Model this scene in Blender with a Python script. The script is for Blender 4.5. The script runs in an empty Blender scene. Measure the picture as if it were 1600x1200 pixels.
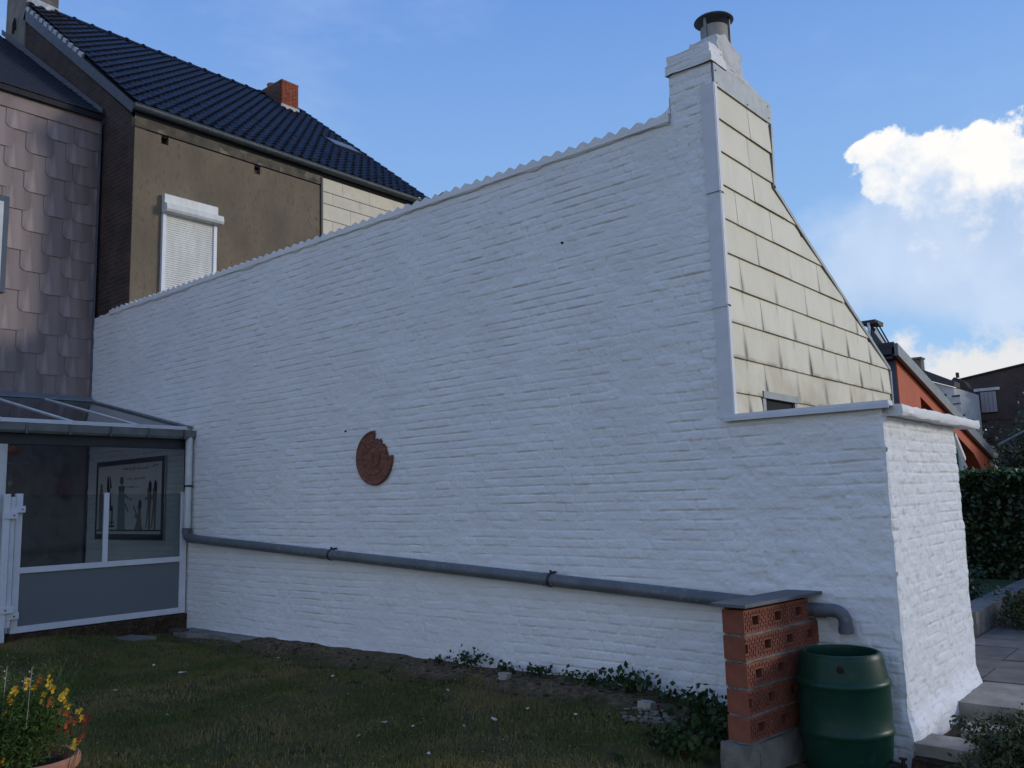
import bpy, math, random
import numpy as np
from mathutils import Vector, Matrix

R = math.radians
random.seed(7)
rng = np.random.default_rng(7)
scn = bpy.context.scene
COL = scn.collection

# ------------------------------------------------------------------ camera
F_PX, PITCH, ROLL, YAW = 1348.04, R(7.6986), R(-1.5996), R(40.1989)
fw = Vector((-math.sin(YAW) * math.cos(PITCH), math.cos(YAW) * math.cos(PITCH), math.sin(PITCH)))
rt = Vector((math.cos(YAW), math.sin(YAW), 0))
up = rt.cross(fw)
rt2 = math.cos(ROLL) * rt + math.sin(ROLL) * up
up2 = -math.sin(ROLL) * rt + math.cos(ROLL) * up
CAM = Vector((0, 0, 1.65))
cd = bpy.data.cameras.new('camera')
cam = bpy.data.objects.new('camera', cd)
COL.objects.link(cam)
cd.sensor_width = 36
cd.lens = F_PX / 1600 * 36
cd.clip_start = .05
cd.clip_end = 3000
m = Matrix((rt2, up2, -fw)).transposed().to_4x4()
m.translation = CAM
cam.matrix_world = m
scn.camera = cam

# ------------------------------------------------------------------ sky, sun, exposure
SUN_EL, SUN_AZ = R(17), R(42)           # azimuth counted from +X towards +Y
SKY_STRENGTH, SUN_STRENGTH, EXPOSURE = .12, 1.35, 0.0
w = bpy.data.worlds.new('World')
scn.world = w
w.use_nodes = True
nt = w.node_tree
nt.nodes.clear()
def N(t, **k):
    n = nt.nodes.new(t)
    for a, b in k.items():
        setattr(n, a, b)
    return n
def L(a, b):
    nt.links.new(a, b)
def mth(op, a, b=None, c=None, clamp=False):
    n = N('ShaderNodeMath', operation=op, use_clamp=clamp)
    for i, v in enumerate((a, b, c)):
        if v is None:
            continue
        if hasattr(v, 'links'):
            L(v, n.inputs[i])
        else:
            n.inputs[i].default_value = v
    return n.outputs[0]
sky = N('ShaderNodeTexSky', sky_type='NISHITA', sun_disc=False)
sky.sun_elevation = SUN_EL
sky.sun_rotation = R(90) - SUN_AZ
sky.air_density = 1.25
sky.dust_density = .25
sky.ozone_density = 2.2
tc = N('ShaderNodeTexCoord')
sep = N('ShaderNodeSeparateXYZ')
L(tc.outputs['Generated'], sep.inputs[0])
az = mth('MULTIPLY', mth('ARCTAN2', sep.outputs[1], sep.outputs[0]), 180 / math.pi)
el = mth('MULTIPLY', mth('ARCSINE', sep.outputs[2]), 180 / math.pi)
n1 = N('ShaderNodeTexNoise'); n1.inputs['Scale'].default_value = 23; n1.inputs['Detail'].default_value = 10; n1.inputs['Roughness'].default_value = .60
L(tc.outputs['Generated'], n1.inputs['Vector'])
n2 = N('ShaderNodeTexNoise'); n2.inputs['Scale'].default_value = 8; n2.inputs['Detail'].default_value = 6
L(tc.outputs['Generated'], n2.inputs['Vector'])
nz = mth('SUBTRACT', n1.outputs['Fac'], .5)
# cloud banks: azimuth, elevation, half sizes (degrees) and weight; those behind the camera are added to make the wall's light less blue
def blob(a0, e0, ra, re):
    dx = mth('DIVIDE', mth('SUBTRACT', az, a0), ra)
    dy = mth('DIVIDE', mth('SUBTRACT', el, e0), re)
    r2 = mth('SQRT', mth('ADD', mth('MULTIPLY', dx, dx), mth('MULTIPLY', dy, dy)))
    return mth('SUBTRACT', 1, r2)
def union(l):
    o = l[0]
    for x in l[1:]:
        o = mth('MAXIMUM', o, x)
    return o
cum = union([blob(*b) for b in ((104.6, 19.2, 3.2, 2.5), (100.9, 17.9, 4.3, 3.4), (106.6, 20.4, 1.5, .8), (103, 16.5, 2.2, 2.2), (99.5, 14.5, 5.5, 3.6), (93, 16, 7, 4.6), (97.3, 17.0, 3.6, 3.3),
                                (74, 17, 11, 6), (45, 20, 12, 6), (10, 17, 14, 6), (-35, 24, 15, 7), (-80, 17, 13, 6), (-125, 25, 13, 7), (-100, 50, 20, 6))])
dcum = mth('ADD', cum, mth('MULTIPLY', nz, 1.55))
mcum = N('ShaderNodeMapRange', interpolation_type='SMOOTHSTEP'); L(dcum, mcum.inputs[0])
mcum.inputs[1].default_value = 0.0; mcum.inputs[2].default_value = .16
shel = union([blob(*b) for b in ((99, 13.8, 13, 5.0), (104.8, 13.2, 7.5, 4.0), (75, 11, 16, 4), (30, 12, 20, 4))])
dsh = mth('ADD', shel, mth('MULTIPLY', mth('SUBTRACT', n2.outputs['Fac'], .5), 1.5))
msh = N('ShaderNodeMapRange', interpolation_type='SMOOTHSTEP'); L(dsh, msh.inputs[0])
msh.inputs[1].default_value = -.05; msh.inputs[2].default_value = .5; msh.inputs[4].default_value = .9
# low bright band near the horizon
eb = mth('ADD', el, mth('MULTIPLY', nz, 9))
band = N('ShaderNodeMapRange', interpolation_type='SMOOTHSTEP'); L(eb, band.inputs[0])
band.inputs[1].default_value = 9.3; band.inputs[2].default_value = 7.2
azf = N('ShaderNodeMapRange', interpolation_type='SMOOTHSTEP'); L(az, azf.inputs[0])
azf.inputs[1].default_value = 150; azf.inputs[2].default_value = 105
bandm = mth('MULTIPLY', mth('MULTIPLY', band.outputs[0], azf.outputs[0]), .9)
# faint high wisps
n3 = N('ShaderNodeTexNoise'); n3.inputs['Scale'].default_value = 3.2; n3.inputs['Detail'].default_value = 7; n3.inputs['Roughness'].default_value = .6
mp = N('ShaderNodeMapping'); mp.inputs['Scale'].default_value = (1, 1, 2.6); L(tc.outputs['Generated'], mp.inputs[0]); L(mp.outputs[0], n3.inputs['Vector'])
wi = N('ShaderNodeMapRange', interpolation_type='SMOOTHSTEP'); L(n3.outputs['Fac'], wi.inputs[0])
wi.inputs[1].default_value = .52; wi.inputs[2].default_value = .8; wi.inputs[4].default_value = .22
def mix(f, a, b):
    n = N('ShaderNodeMix', data_type='RGBA')
    L(f, n.inputs[0]) if hasattr(f, 'links') else setattr(n.inputs[0], 'default_value', f)
    for s, v in ((6, a), (7, b)):
        if hasattr(v, 'links'):
            L(v, n.inputs[s])
        else:
            n.inputs[s].default_value = (*v, 1)
    return n.outputs[2]
bgs = N('ShaderNodeVectorMath', operation='MULTIPLY'); L(sky.outputs[0], bgs.inputs[0])
bgs.inputs[1].default_value = (SKY_STRENGTH,) * 3
skyc = bgs.outputs[0]
haz = N('ShaderNodeMapRange', interpolation_type='SMOOTHSTEP'); L(el, haz.inputs[0])
haz.inputs[1].default_value = 46; haz.inputs[2].default_value = 3
skyc = mix(.86, skyc, mix(haz.outputs[0], (.105, .270, .77), (.35, .60, .95)))
# cloud tone: bright sunlit tops, blue-grey bases
lit = N('ShaderNodeMapRange', interpolation_type='SMOOTHSTEP')
L(mth('ADD', mth('ADD', el, mth('MULTIPLY', nz, 17)), mth('MULTIPLY', mth('SUBTRACT', az, 100), -.12)), lit.inputs[0])
lit.inputs[1].default_value = 14.2; lit.inputs[2].default_value = 20.2
shade = N('ShaderNodeMapRange'); L(n2.outputs['Fac'], shade.inputs[0]); shade.inputs[1].default_value = .35; shade.inputs[2].default_value = .68
shc = mix(shade.outputs[0], (.43, .58, .84), (.60, .73, .93))
cc = mix(lit.outputs[0], shc, (1.0, .99, .97))
c = mix(wi.outputs[0], skyc, (.62, .74, .95))
c = mix(bandm, c, (.86, .84, .82))
c = mix(msh.outputs[0], c, shc)
c = mix(mcum.outputs[0], c, cc)
bg = N('ShaderNodeBackground')
L(c, bg.inputs[0])
bg.inputs[1].default_value = 1.0
out = N('ShaderNodeOutputWorld')
L(bg.outputs[0], out.inputs[0])

sd = bpy.data.lights.new('sun', 'SUN')
sd.energy = SUN_STRENGTH
sd.angle = R(12)
sd.color = (1, .95, .88)
sun = bpy.data.objects.new('sun', sd)
COL.objects.link(sun)
dv = Vector((math.cos(SUN_EL) * math.cos(SUN_AZ), math.cos(SUN_EL) * math.sin(SUN_AZ), math.sin(SUN_EL)))
sun.rotation_euler = dv.to_track_quat('Z', 'Y').to_euler()
sun.location = (20, 20, 20)
scn.view_settings.view_transform = 'Standard'
scn.view_settings.look = 'None'
scn.view_settings.exposure = EXPOSURE
scn.view_settings.gamma = 1
scn.view_settings.use_curve_mapping = False
scn.render.engine = 'CYCLES'

# ------------------------------------------------------------------ materials
def M(name, c1, c2=None, scale=6, rough=.85, bump=0, bscale=60, metal=0, stretch=(1, 1, 1), c3=None, s3=25, spec=.5, rand=0, detail=8, lo=.35, hi=.65):
    ma = bpy.data.materials.new(name)
    ma.use_nodes = True
    t = ma.node_tree
    b = t.nodes['Principled BSDF']
    b.inputs['Roughness'].default_value = rough
    b.inputs['Metallic'].default_value = metal
    b.inputs['Specular IOR Level'].default_value = spec
    co = t.nodes.new('ShaderNodeTexCoord')
    mp = t.nodes.new('ShaderNodeMapping')
    mp.inputs['Scale'].default_value = stretch
    t.links.new(co.outputs['Object'], mp.inputs[0])
    def noise(s, d=detail):
        n = t.nodes.new('ShaderNodeTexNoise')
        n.inputs['Scale'].default_value = s
        n.inputs['Detail'].default_value = d
        t.links.new(mp.outputs[0], n.inputs['Vector'])
        return n.outputs['Fac']
    def rng_(v, a, c):
        r = t.nodes.new('ShaderNodeMapRange')
        t.links.new(v, r.inputs[0])
        r.inputs[1].default_value = a
        r.inputs[2].default_value = c
        return r.outputs[0]
    def mx(f, a, c):
        n = t.nodes.new('ShaderNodeMix'); n.data_type = 'RGBA'
        t.links.new(f, n.inputs[0])
        for s, v in ((6, a), (7, c)):
            if hasattr(v, 'links'):
                t.links.new(v, n.inputs[s])
            else:
                n.inputs[s].default_value = (*v, 1)
        return n.outputs[2]
    if c2 is None:
        c2 = tuple(x * .82 for x in c1)
    col = mx(rng_(noise(scale), lo, hi), c1, c2)
    if c3:
        col = mx(rng_(noise(s3), .56, .68), col, c3)
    if rand:
        oi = t.nodes.new('ShaderNodeObjectInfo')
        hs = t.nodes.new('ShaderNodeHueSaturation')
        t.links.new(col, hs.inputs['Color'])
        r = t.nodes.new('ShaderNodeMapRange')
        t.links.new(oi.outputs['Random'], r.inputs[0])
        r.inputs[3].default_value = 1 - rand
        r.inputs[4].default_value = 1 + rand
        t.links.new(r.outputs[0], hs.inputs['Value'])
        col = hs.outputs[0]
    t.links.new(col, b.inputs['Base Color'])
    if bump:
        bp = t.nodes.new('ShaderNodeBump')
        bp.inputs['Strength'].default_value = bump
        bp.inputs['Distance'].default_value = .01
        t.links.new(noise(bscale), bp.inputs['Height'])
        t.links.new(bp.outputs[0], b.inputs['Normal'])
    return ma
def tree(ma):
    t = ma.node_tree
    return t, t.nodes['Principled BSDF']

WHITE = M('white masonry paint', (.80, .785, .76), (.745, .73, .705), scale=2.2, rough=.62, bump=.55, bscale=48)
WHITE_END = M('white masonry paint with worn spots', (.80, .80, .79), (.74, .74, .73), scale=5, rough=.65, bump=.5, bscale=48, c3=(.60, .59, .56), s3=11, stretch=(1, 1, 3))
CAPW = M('weathered white mortar', (.66, .65, .62), (.52, .51, .48), scale=7, bump=.8, bscale=30)
FLASH = M('painted lead flashing', (.66, .66, .67), (.60, .60, .61), scale=8, rough=.5, bump=.2)
ZINC = M('zinc sheet', (.25, .275, .28), (.19, .21, .22), scale=9, rough=.5, metal=.35, bump=.1)
GUTTER = M('dark zinc gutter', (.10, .12, .135), (.07, .085, .095), scale=12, rough=.45, metal=.4)
PIPE = M('grey plastic pipe', (.135, .145, .15), (.10, .11, .115), scale=4, rough=.45, spec=.35, c3=(.19, .19, .18), s3=22)
PIPEW = M('off white pipe', (.68, .69, .66), rough=.5)
RENDER = M('old brown cement render', (.205, .155, .098), (.135, .102, .066), scale=1.6, bump=1.0, bscale=28, c3=(.125, .098, .066), s3=20, stretch=(1, 1, .5))
RENDER2 = M('stained cement render band', (.13, .105, .072), (.065, .055, .04), scale=5, bump=1, bscale=45, c3=(.24, .20, .14), s3=4)
TILE = M('glazed blue black tile', (.021, .020, .026), (.012, .013, .020), scale=9, spec=.14, rough=.42, rand=.35, bump=.1)
SLATEROOF = M('black roof slate', (.013, .013, .019), (.008, .008, .012), scale=16, spec=.3, rough=.6, bump=.8, bscale=20)
VERGE = M('pale verge mortar', (.60, .62, .64), (.33, .36, .40), scale=9, rough=.7)
BARGE = M('grey painted barge board', (.12, .125, .14), (.09, .095, .11), scale=6, rough=.6)
CREAM2 = M('pale cream panel', (.62, .55, .40), (.56, .49, .36), scale=5, rough=.55, rand=.04)
FRAMEW = M('white aluminium', (.70, .71, .73), (.64, .65, .67), rough=.4)
SHUT = M('white shutter plastic', (.72, .72, .67), (.62, .61, .55), scale=2.5, rough=.45, stretch=(1, 3, .6))
TERRA = M('red brown terracotta', (.23, .085, .052), (.15, .058, .038), scale=14, rough=.8, bump=.6, bscale=50)
BLOCK = M('orange clay block', (.25, .075, .038), (.165, .050, .028), scale=9, rough=.85, bump=.5, bscale=70, rand=.12)
MORTAR = M('grey mortar', (.24, .225, .19), (.15, .14, .12), scale=20, bump=1, bscale=60)
CONC = M('weathered concrete', (.25, .225, .18), (.15, .135, .11), scale=7, bump=.8, bscale=50, c3=(.10, .10, .085), s3=5)
CAPS = M('blue stone slab', (.11, .115, .12), (.075, .08, .085), scale=8, rough=.6, bump=.4)
BARREL = M('dark green plastic', (.010, .046, .027), (.008, .037, .022), scale=3, spec=.22, rough=.4, c3=(.016, .05, .038), s3=14, bump=.05)
BLACK = M('black plastic', (.012, .012, .013), rough=.4)
DARK = M('dark void', (.012, .012, .014), rough=.9)
POT = M('terracotta pot', (.42, .18, .11), (.33, .14, .09), scale=9, rough=.8, bump=.3)
SOIL = M('garden soil', (.075, .050, .030), (.035, .024, .016), scale=14, spec=.08, bump=1, bscale=40, c3=(.12, .09, .06), s3=40)
LEAF = M('dark weed leaf', (.040, .070, .018), (.022, .042, .012), scale=20, rough=.6, spec=.25)
PLANT = M('bright garden leaf', (.065, .115, .022), (.04, .07, .016), scale=20, rough=.7, spec=.2)
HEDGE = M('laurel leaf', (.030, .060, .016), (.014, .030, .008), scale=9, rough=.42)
HEDGET = M('sun touched laurel leaf', (.10, .17, .035), (.05, .09, .02), scale=9, rough=.42)  # lit copy of the laurel green, sunlight painted into the colour
CONIF = M('olive shrub leaf', (.085, .085, .020), (.030, .045, .014), scale=6, rough=.7)
BUSHB = M('mixed tree leaf', (.060, .075, .030), (.028, .040, .018), scale=3, rough=.6)
BARK = M('bark', (.07, .055, .04), bump=1)
YEL = M('yellow petal', (.75, .50, .02), (.80, .38, .02), scale=30, rough=.6)
ORA = M('orange petal', (.72, .17, .02), (.45, .06, .02), scale=30, rough=.6)
CHIP = M('paint flake', (.62, .60, .55), (.42, .40, .36), rough=.6)
STONE = M('pale stone', (.38, .34, .27), (.28, .25, .2), rough=.9)
ORWALL = M('orange painted render', (.56, .125, .05), (.50, .11, .045), scale=4, rough=.8, bump=.2)
BLUEGREY = M('blue grey paint', (.085, .105, .14), rough=.7)
ANTH = M('anthracite sheet', (.022, .024, .03), (.03, .032, .038), rough=.55)
RAKE = M('grey metal verge', (.20, .22, .23), (.15, .165, .175), rough=.45, metal=.3)
TEAL = M('teal paint', (.02, .13, .13), rough=.5)
WALLW = M('aged white render', (.62, .61, .57), (.50, .48, .44), scale=4, bump=.3)
TILEG = M('grey roof tile', (.085, .08, .082), (.055, .052, .055), scale=9, rough=.7)
SHB = M('faded shutter board', (.36, .33, .33), (.28, .26, .26), scale=9, stretch=(8, 8, 1))
LAMPW = M('pale plastic lamp', (.60, .61, .60), rough=.4)
FLOORM = M('veranda floor', (.10, .09, .08), rough=.6)
PAPER = M('papyrus print ground', (.80, .74, .68), (.72, .67, .62), scale=4)
PINK = M('print border', (.035, .03, .045), rough=.7)
PBLUE = M('print grey blue', (.20, .27, .31), rough=.8)
PBLACK = M('print black', (.02, .02, .025), rough=.8)
PSKIN = M('print brown', (.30, .19, .13), rough=.8)
PGREEN = M('print green', (.13, .15, .08), rough=.8)
SLAB = M('patio slab', (.165, .140, .110), (.105, .090, .072), scale=5, rough=.75, bump=.4, rand=.16)
JOINTL = M('pale patio joint', (.13, .13, .12), rough=.9, bump=.5)
STEPM = M('step stone', (.36, .315, .25), (.23, .20, .16), scale=6, bump=.7, bscale=50)

def brickmat(name, a, b, mo, sc, bw=.22, rh=.075, rot=False, bump=.6):
    ma = bpy.data.materials.new(name); ma.use_nodes = True
    t, bs = tree(ma)
    co = t.nodes.new('ShaderNodeTexCoord')
    sp = t.nodes.new('ShaderNodeSeparateXYZ'); t.links.new(co.outputs['Object'], sp.inputs[0])
    ad = t.nodes.new('ShaderNodeMath'); t.links.new(sp.outputs[0], ad.inputs[0]); t.links.new(sp.outputs[1], ad.inputs[1])
    cb = t.nodes.new('ShaderNodeCombineXYZ'); t.links.new(ad.outputs[0], cb.inputs[0]); t.links.new(sp.outputs[2], cb.inputs[1])
    br = t.nodes.new('ShaderNodeTexBrick')
    br.inputs['Scale'].default_value = 1
    br.inputs['Brick Width'].default_value = bw
    br.inputs['Row Height'].default_value = rh
    br.inputs['Mortar Size'].default_value = .009
    br.inputs['Color1'].default_value = (*a, 1); br.inputs['Color2'].default_value = (*b, 1); br.inputs['Mortar'].default_value = (*mo, 1)
    t.links.new(cb.outputs[0], br.inputs['Vector'])
    n = t.nodes.new('ShaderNodeTexNoise'); n.inputs['Scale'].default_value = sc; n.inputs['Detail'].default_value = 6
    t.links.new(co.outputs['Object'], n.inputs['Vector'])
    mx = t.nodes.new('ShaderNodeMix'); mx.data_type = 'RGBA'; mx.blend_type = 'MULTIPLY'; mx.inputs[0].default_value = .8
    t.links.new(br.outputs['Color'], mx.inputs[6])
    r = t.nodes.new('ShaderNodeMapRange'); t.links.new(n.outputs['Fac'], r.inputs[0]); r.inputs[1].default_value = .3; r.inputs[2].default_value = .7; r.inputs[3].default_value = .55; r.inputs[4].default_value = 1.25
    t.links.new(r.outputs[0], mx.inputs[7])
    t.links.new(mx.outputs[2], bs.inputs['Base Color'])
    bp = t.nodes.new('ShaderNodeBump'); bp.inputs['Strength'].default_value = bump; bp.inputs['Distance'].default_value = .02; bp.invert = True
    t.links.new(br.outputs['Fac'], bp.inputs['Height']); t.links.new(bp.outputs[0], bs.inputs['Normal'])
    bs.inputs['Roughness'].default_value = .9
    return ma
BRDARK = brickmat('soot dark brick', (.085, .045, .032), (.050, .030, .024), (.085, .070, .055), 2.5)
BRFAR = brickmat('far red brown brick', (.085, .045, .035), (.055, .034, .030), (.10, .085, .075), .9)
BRGREY = brickmat('grey stained chimney brick', (.20, .16, .125), (.15, .125, .10), (.22, .20, .17), 3)

# cream slates: dirt gathers along the joints of each panel (uv runs over the panel), more on the lower courses
def slate_mat():
    ma = bpy.data.materials.new('cream fibre cement slate'); ma.use_nodes = True
    t, bs = tree(ma)
    uv = t.nodes.new('ShaderNodeUVMap'); sp = t.nodes.new('ShaderNodeSeparateXYZ'); t.links.new(uv.outputs[0], sp.inputs[0])
    co = t.nodes.new('ShaderNodeTexCoord'); so = t.nodes.new('ShaderNodeSeparateXYZ'); t.links.new(co.outputs['Object'], so.inputs[0])
    def mm(op, a, b, cl=False):
        n = t.nodes.new('ShaderNodeMath'); n.operation = op; n.use_clamp = cl
        for i, v in enumerate((a, b)):
            if hasattr(v, 'links'): t.links.new(v, n.inputs[i])
            else: n.inputs[i].default_value = v
        return n.outputs[0]
    def mr(v, a, b, c=0, d=1):
        n = t.nodes.new('ShaderNodeMapRange'); t.links.new(v, n.inputs[0]); n.interpolation_type = 'SMOOTHSTEP'
        for i, x in zip((1, 2, 3, 4), (a, b, c, d)): n.inputs[i].default_value = x
        return n.outputs[0]
    def noi(s, st=(1, 1, 1)):
        mp = t.nodes.new('ShaderNodeMapping'); mp.inputs['Scale'].default_value = st; t.links.new(co.outputs['Object'], mp.inputs[0])
        n = t.nodes.new('ShaderNodeTexNoise'); n.inputs['Scale'].default_value = s; n.inputs['Detail'].default_value = 6; t.links.new(mp.outputs[0], n.inputs['Vector'])
        return n.outputs['Fac']
    u, v = sp.outputs[0], sp.outputs[1]                       # metres from the panel's left edge, 0..1 height
    eu = mm('MINIMUM', u, mm('SUBTRACT', .69, u))
    jn = mr(eu, .0, .06, 1, 0)
    low = mr(so.outputs[2], 3.95, 3.0)
    side = mm('MULTIPLY', mm('MULTIPLY', jn, mr(v, .95, .1)), mm('MULTIPLY', low, mr(noi(1.9, (1, 1, .6)), .34, .52)))
    mid = mm('MULTIPLY', mr(mm('ABSOLUTE', mm('SUBTRACT', u, .345), 0), 0, .04, 1, 0), mm('MULTIPLY', mm('MULTIPLY', low, mr(v, .2, 1)), mr(noi(4), .42, .62, 0, .6)))
    bot = mm('MULTIPLY', mr(v, .13, .0), mm('MULTIPLY', mr(so.outputs[2], 3.4, 2.4, .15, .75), mr(noi(5), .35, .6)))
    deep = mm('MULTIPLY', mr(so.outputs[2], 3.15, 2.45), mm('MULTIPLY', mr(so.outputs[1], 8.0, 6.6), mr(noi(2.5), .35, .65, .1, .75)))
    d = mm('ADD', mm('MAXIMUM', side, bot), mm('MULTIPLY', mid, .8), True)
    def mx(f, a, b):
        n = t.nodes.new('ShaderNodeMix'); n.data_type = 'RGBA'; t.links.new(f, n.inputs[0])
        for s, x in ((6, a), (7, b)):
            if hasattr(x, 'links'): t.links.new(x, n.inputs[s])
            else: n.inputs[s].default_value = (*x, 1)
        return n.outputs[2]
    oi = t.nodes.new('ShaderNodeObjectInfo')
    base = mx(oi.outputs['Random'], (.71, .645, .475), (.77, .71, .54))
    base = mx(mr(noi(7, (1, 1, .5)), .4, .7, 0, .35), base, (.60, .55, .40))
    base = mx(deep, base, (.44, .36, .22))
    base = mx(mm('MULTIPLY', d, .95), base, (.075, .06, .042))
    t.links.new(base, bs.inputs['Base Color'])
    bs.inputs['Roughness'].default_value = .6
    return ma
CREAM = slate_mat()

# big purple slates: soft vertical washing marks
def purple_mat():
    ma = M('weathered purple brown slate', (.255, .192, .172), (.170, .127, .116), scale=2.6, rough=.55, stretch=(1, 1.6, .22), rand=.16, bump=.15, bscale=40, c3=(.32, .25, .23), s3=2.6, lo=.3, hi=.7)
    return ma
PURPLE = purple_mat()
t, bs = tree(PURPLE)
src = bs.inputs['Base Color'].links[0].from_socket
co = t.nodes.new('ShaderNodeTexCoord'); so = t.nodes.new('ShaderNodeSeparateXYZ'); t.links.new(co.outputs['Object'], so.inputs[0])
ab = t.nodes.new('ShaderNodeMath'); ab.operation = 'ABSOLUTE'; t.links.new(so.outputs[1], ab.inputs[0])
m1 = t.nodes.new('ShaderNodeMapRange'); m1.interpolation_type = 'SMOOTHSTEP'; t.links.new(ab.outputs[0], m1.inputs[0])
m1.inputs[1].default_value = .112; m1.inputs[2].default_value = .092; m1.inputs[3].default_value = .92; m1.inputs[4].default_value = 1.25
nn = t.nodes.new('ShaderNodeTexNoise'); nn.inputs['Scale'].default_value = 4; t.links.new(co.outputs['Object'], nn.inputs['Vector'])
mm_ = t.nodes.new('ShaderNodeMix'); mm_.data_type = 'FLOAT'; t.links.new(nn.outputs['Fac'], mm_.inputs[0]); t.links.new(m1.outputs[0], mm_.inputs[2]); mm_.inputs[3].default_value = 1.0
hs = t.nodes.new('ShaderNodeHueSaturation'); t.links.new(src, hs.inputs['Color']); t.links.new(mm_.outputs[0], hs.inputs['Value']); t.links.new(hs.outputs[0], bs.inputs['Base Color'])
PURPLE2 = M('sheltered purple brown slate', (.30, .215, .19), (.21, .155, .14), scale=4, rough=.6, rand=.1)

def glass(name, tint, transp, rough=.03):
    ma = bpy.data.materials.new(name); ma.use_nodes = True
    t = ma.node_tree; t.nodes.clear()
    o = t.nodes.new('ShaderNodeOutputMaterial'); tr = t.nodes.new('ShaderNodeBsdfTransparent'); gl = t.nodes.new('ShaderNodeBsdfGlossy'); df = t.nodes.new('ShaderNodeBsdfDiffuse')
    tr.inputs[0].default_value = (*tint, 1); gl.inputs['Roughness'].default_value = rough
    df.inputs[0].default_value = (.25, .27, .28, 1)
    m1 = t.nodes.new('ShaderNodeMixShader'); m2 = t.nodes.new('ShaderNodeMixShader'); fr = t.nodes.new('ShaderNodeFresnel'); fr.inputs[0].default_value = 1.28
    m1.inputs[0].default_value = transp
    t.links.new(df.outputs[0], m1.inputs[1]); t.links.new(tr.outputs[0], m1.inputs[2])
    t.links.new(fr.outputs[0], m2.inputs[0]); t.links.new(m1.outputs[0], m2.inputs[1]); t.links.new(gl.outputs[0], m2.inputs[2])
    t.links.new(m2.outputs[0], o.inputs[0])
    return ma
GLASS = glass('clear tinted glass', (.80, .84, .85), .996)
ROOFGL = glass('dusty roof glazing', (.74, .75, .77), .90, .10)
FROST = glass('frosted grey glass', (.24, .31, .30), .38, .25)
WGLASS = M('dark window glass', (.02, .022, .025), rough=.08)

# ------------------------------------------------------------------ mesh helpers
class MB:
    def __init__(s): s.v = []; s.f = []
    def add(s, vs, fs):
        o = len(s.v); s.v += [tuple(v) for v in vs]; s.f += [tuple(i + o for i in f) for f in fs]; return s
    def box(s, x0, x1, y0, y1, z0, z1, T=None):
        vs = [Vector((x, y, z)) for z in (z0, z1) for y in (y0, y1) for x in (x0, x1)]
        if T: vs = [T @ v for v in vs]
        return s.add(vs, [(0, 2, 3, 1), (4, 5, 7, 6), (0, 1, 5, 4), (2, 6, 7, 3), (0, 4, 6, 2), (1, 3, 7, 5)])
    def prism(s, poly, d, T=None):           # poly: list of 3-D points, d: extrusion vector
        d = Vector(d); n = len(poly); a = [Vector(p) for p in poly]; b = [p + d for p in a]
        vs = a + b
        if T: vs = [T @ v for v in vs]
        return s.add(vs, [tuple(range(n))[::-1], tuple(range(n, 2 * n))] + [(i, (i + 1) % n, (i + 1) % n + n, i + n) for i in range(n)])
    def tube(s, pts, r, n=12, caps=True, arc=None):
        pts = [Vector(p) for p in pts]; rs = r if isinstance(r, (list, tuple)) else [r] * len(pts)
        base = len(s.v); prev = None
        for i, p in enumerate(pts):
            t = (pts[min(i + 1, len(pts) - 1)] - pts[max(i - 1, 0)]).normalized()
            a = t.orthogonal().normalized() if prev is None else (prev - t * prev.dot(t)).normalized()
            prev = a; b = t.cross(a)
            for k in range(n):
                th = 2 * math.pi * k / n
                s.v.append(tuple(p + (a * math.cos(th) + b * math.sin(th)) * rs[i]))
        for i in range(len(pts) - 1):
            for k in range(n):
                q = base + i * n
                s.f.append((q + k, q + (k + 1) % n, q + n + (k + 1) % n, q + n + k))
        if caps:
            s.f.append(tuple(base + k for k in range(n))[::-1]); s.f.append(tuple(base + (len(pts) - 1) * n + k for k in range(n)))
        return s
    def lathe(s, prof, c=(0, 0, 0), n=32, wob=0):
        base = len(s.v)
        for r, z in prof:
            for k in range(n):
                th = 2 * math.pi * k / n
                s.v.append((c[0] + r * math.cos(th), c[1] + r * math.sin(th), c[2] + z))
        for i in range(len(prof) - 1):
            for k in range(n):
                q = base + i * n
                s.f.append((q + k, q + (k + 1) % n, q + n + (k + 1) % n, q + n + k))
        return s
def rough_box(mb, x0, x1, y0, y1, z0, z1, top=None, n=7, j=.008):
    # box with slightly irregular surfaces; top(x,y) may shape the upper face
    import itertools
    gx_ = np.linspace(x0, x1, n); gy_ = np.linspace(y0, y1, n); gz_ = np.linspace(z0, z1, n)
    idx = {}
    def vid(i, j_, k):
        if (i, j_, k) not in idx:
            x, y = gx_[i], gy_[j_]; zt = top(x, y) if top else z1
            z = z0 + (zt - z0) * k / (n - 1)
            idx[(i, j_, k)] = len(mb.v); mb.v.append((x + random.uniform(-j, j), y + random.uniform(-j, j), z + random.uniform(-j, j)))
        return idx[(i, j_, k)]
    r_ = range(n - 1)
    for p in r_:
        for q in r_:
            mb.f.append((vid(0, p, q), vid(0, p, q + 1), vid(0, p + 1, q + 1), vid(0, p + 1, q))); mb.f.append((vid(n - 1, p, q), vid(n - 1, p + 1, q), vid(n - 1, p + 1, q + 1), vid(n - 1, p, q + 1)))
            mb.f.append((vid(p, 0, q), vid(p + 1, 0, q), vid(p + 1, 0, q + 1), vid(p, 0, q + 1))); mb.f.append((vid(p, n - 1, q), vid(p, n - 1, q + 1), vid(p + 1, n - 1, q + 1), vid(p + 1, n - 1, q)))
            mb.f.append((vid(p, q, n - 1), vid(p + 1, q, n - 1), vid(p + 1, q + 1, n - 1), vid(p, q + 1, n - 1)))
ROOT = {}
def org(o):
    p = Vector((0, 0, 0))
    while o is not None:
        p = p + o.location; o = o.parent
    return p
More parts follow.
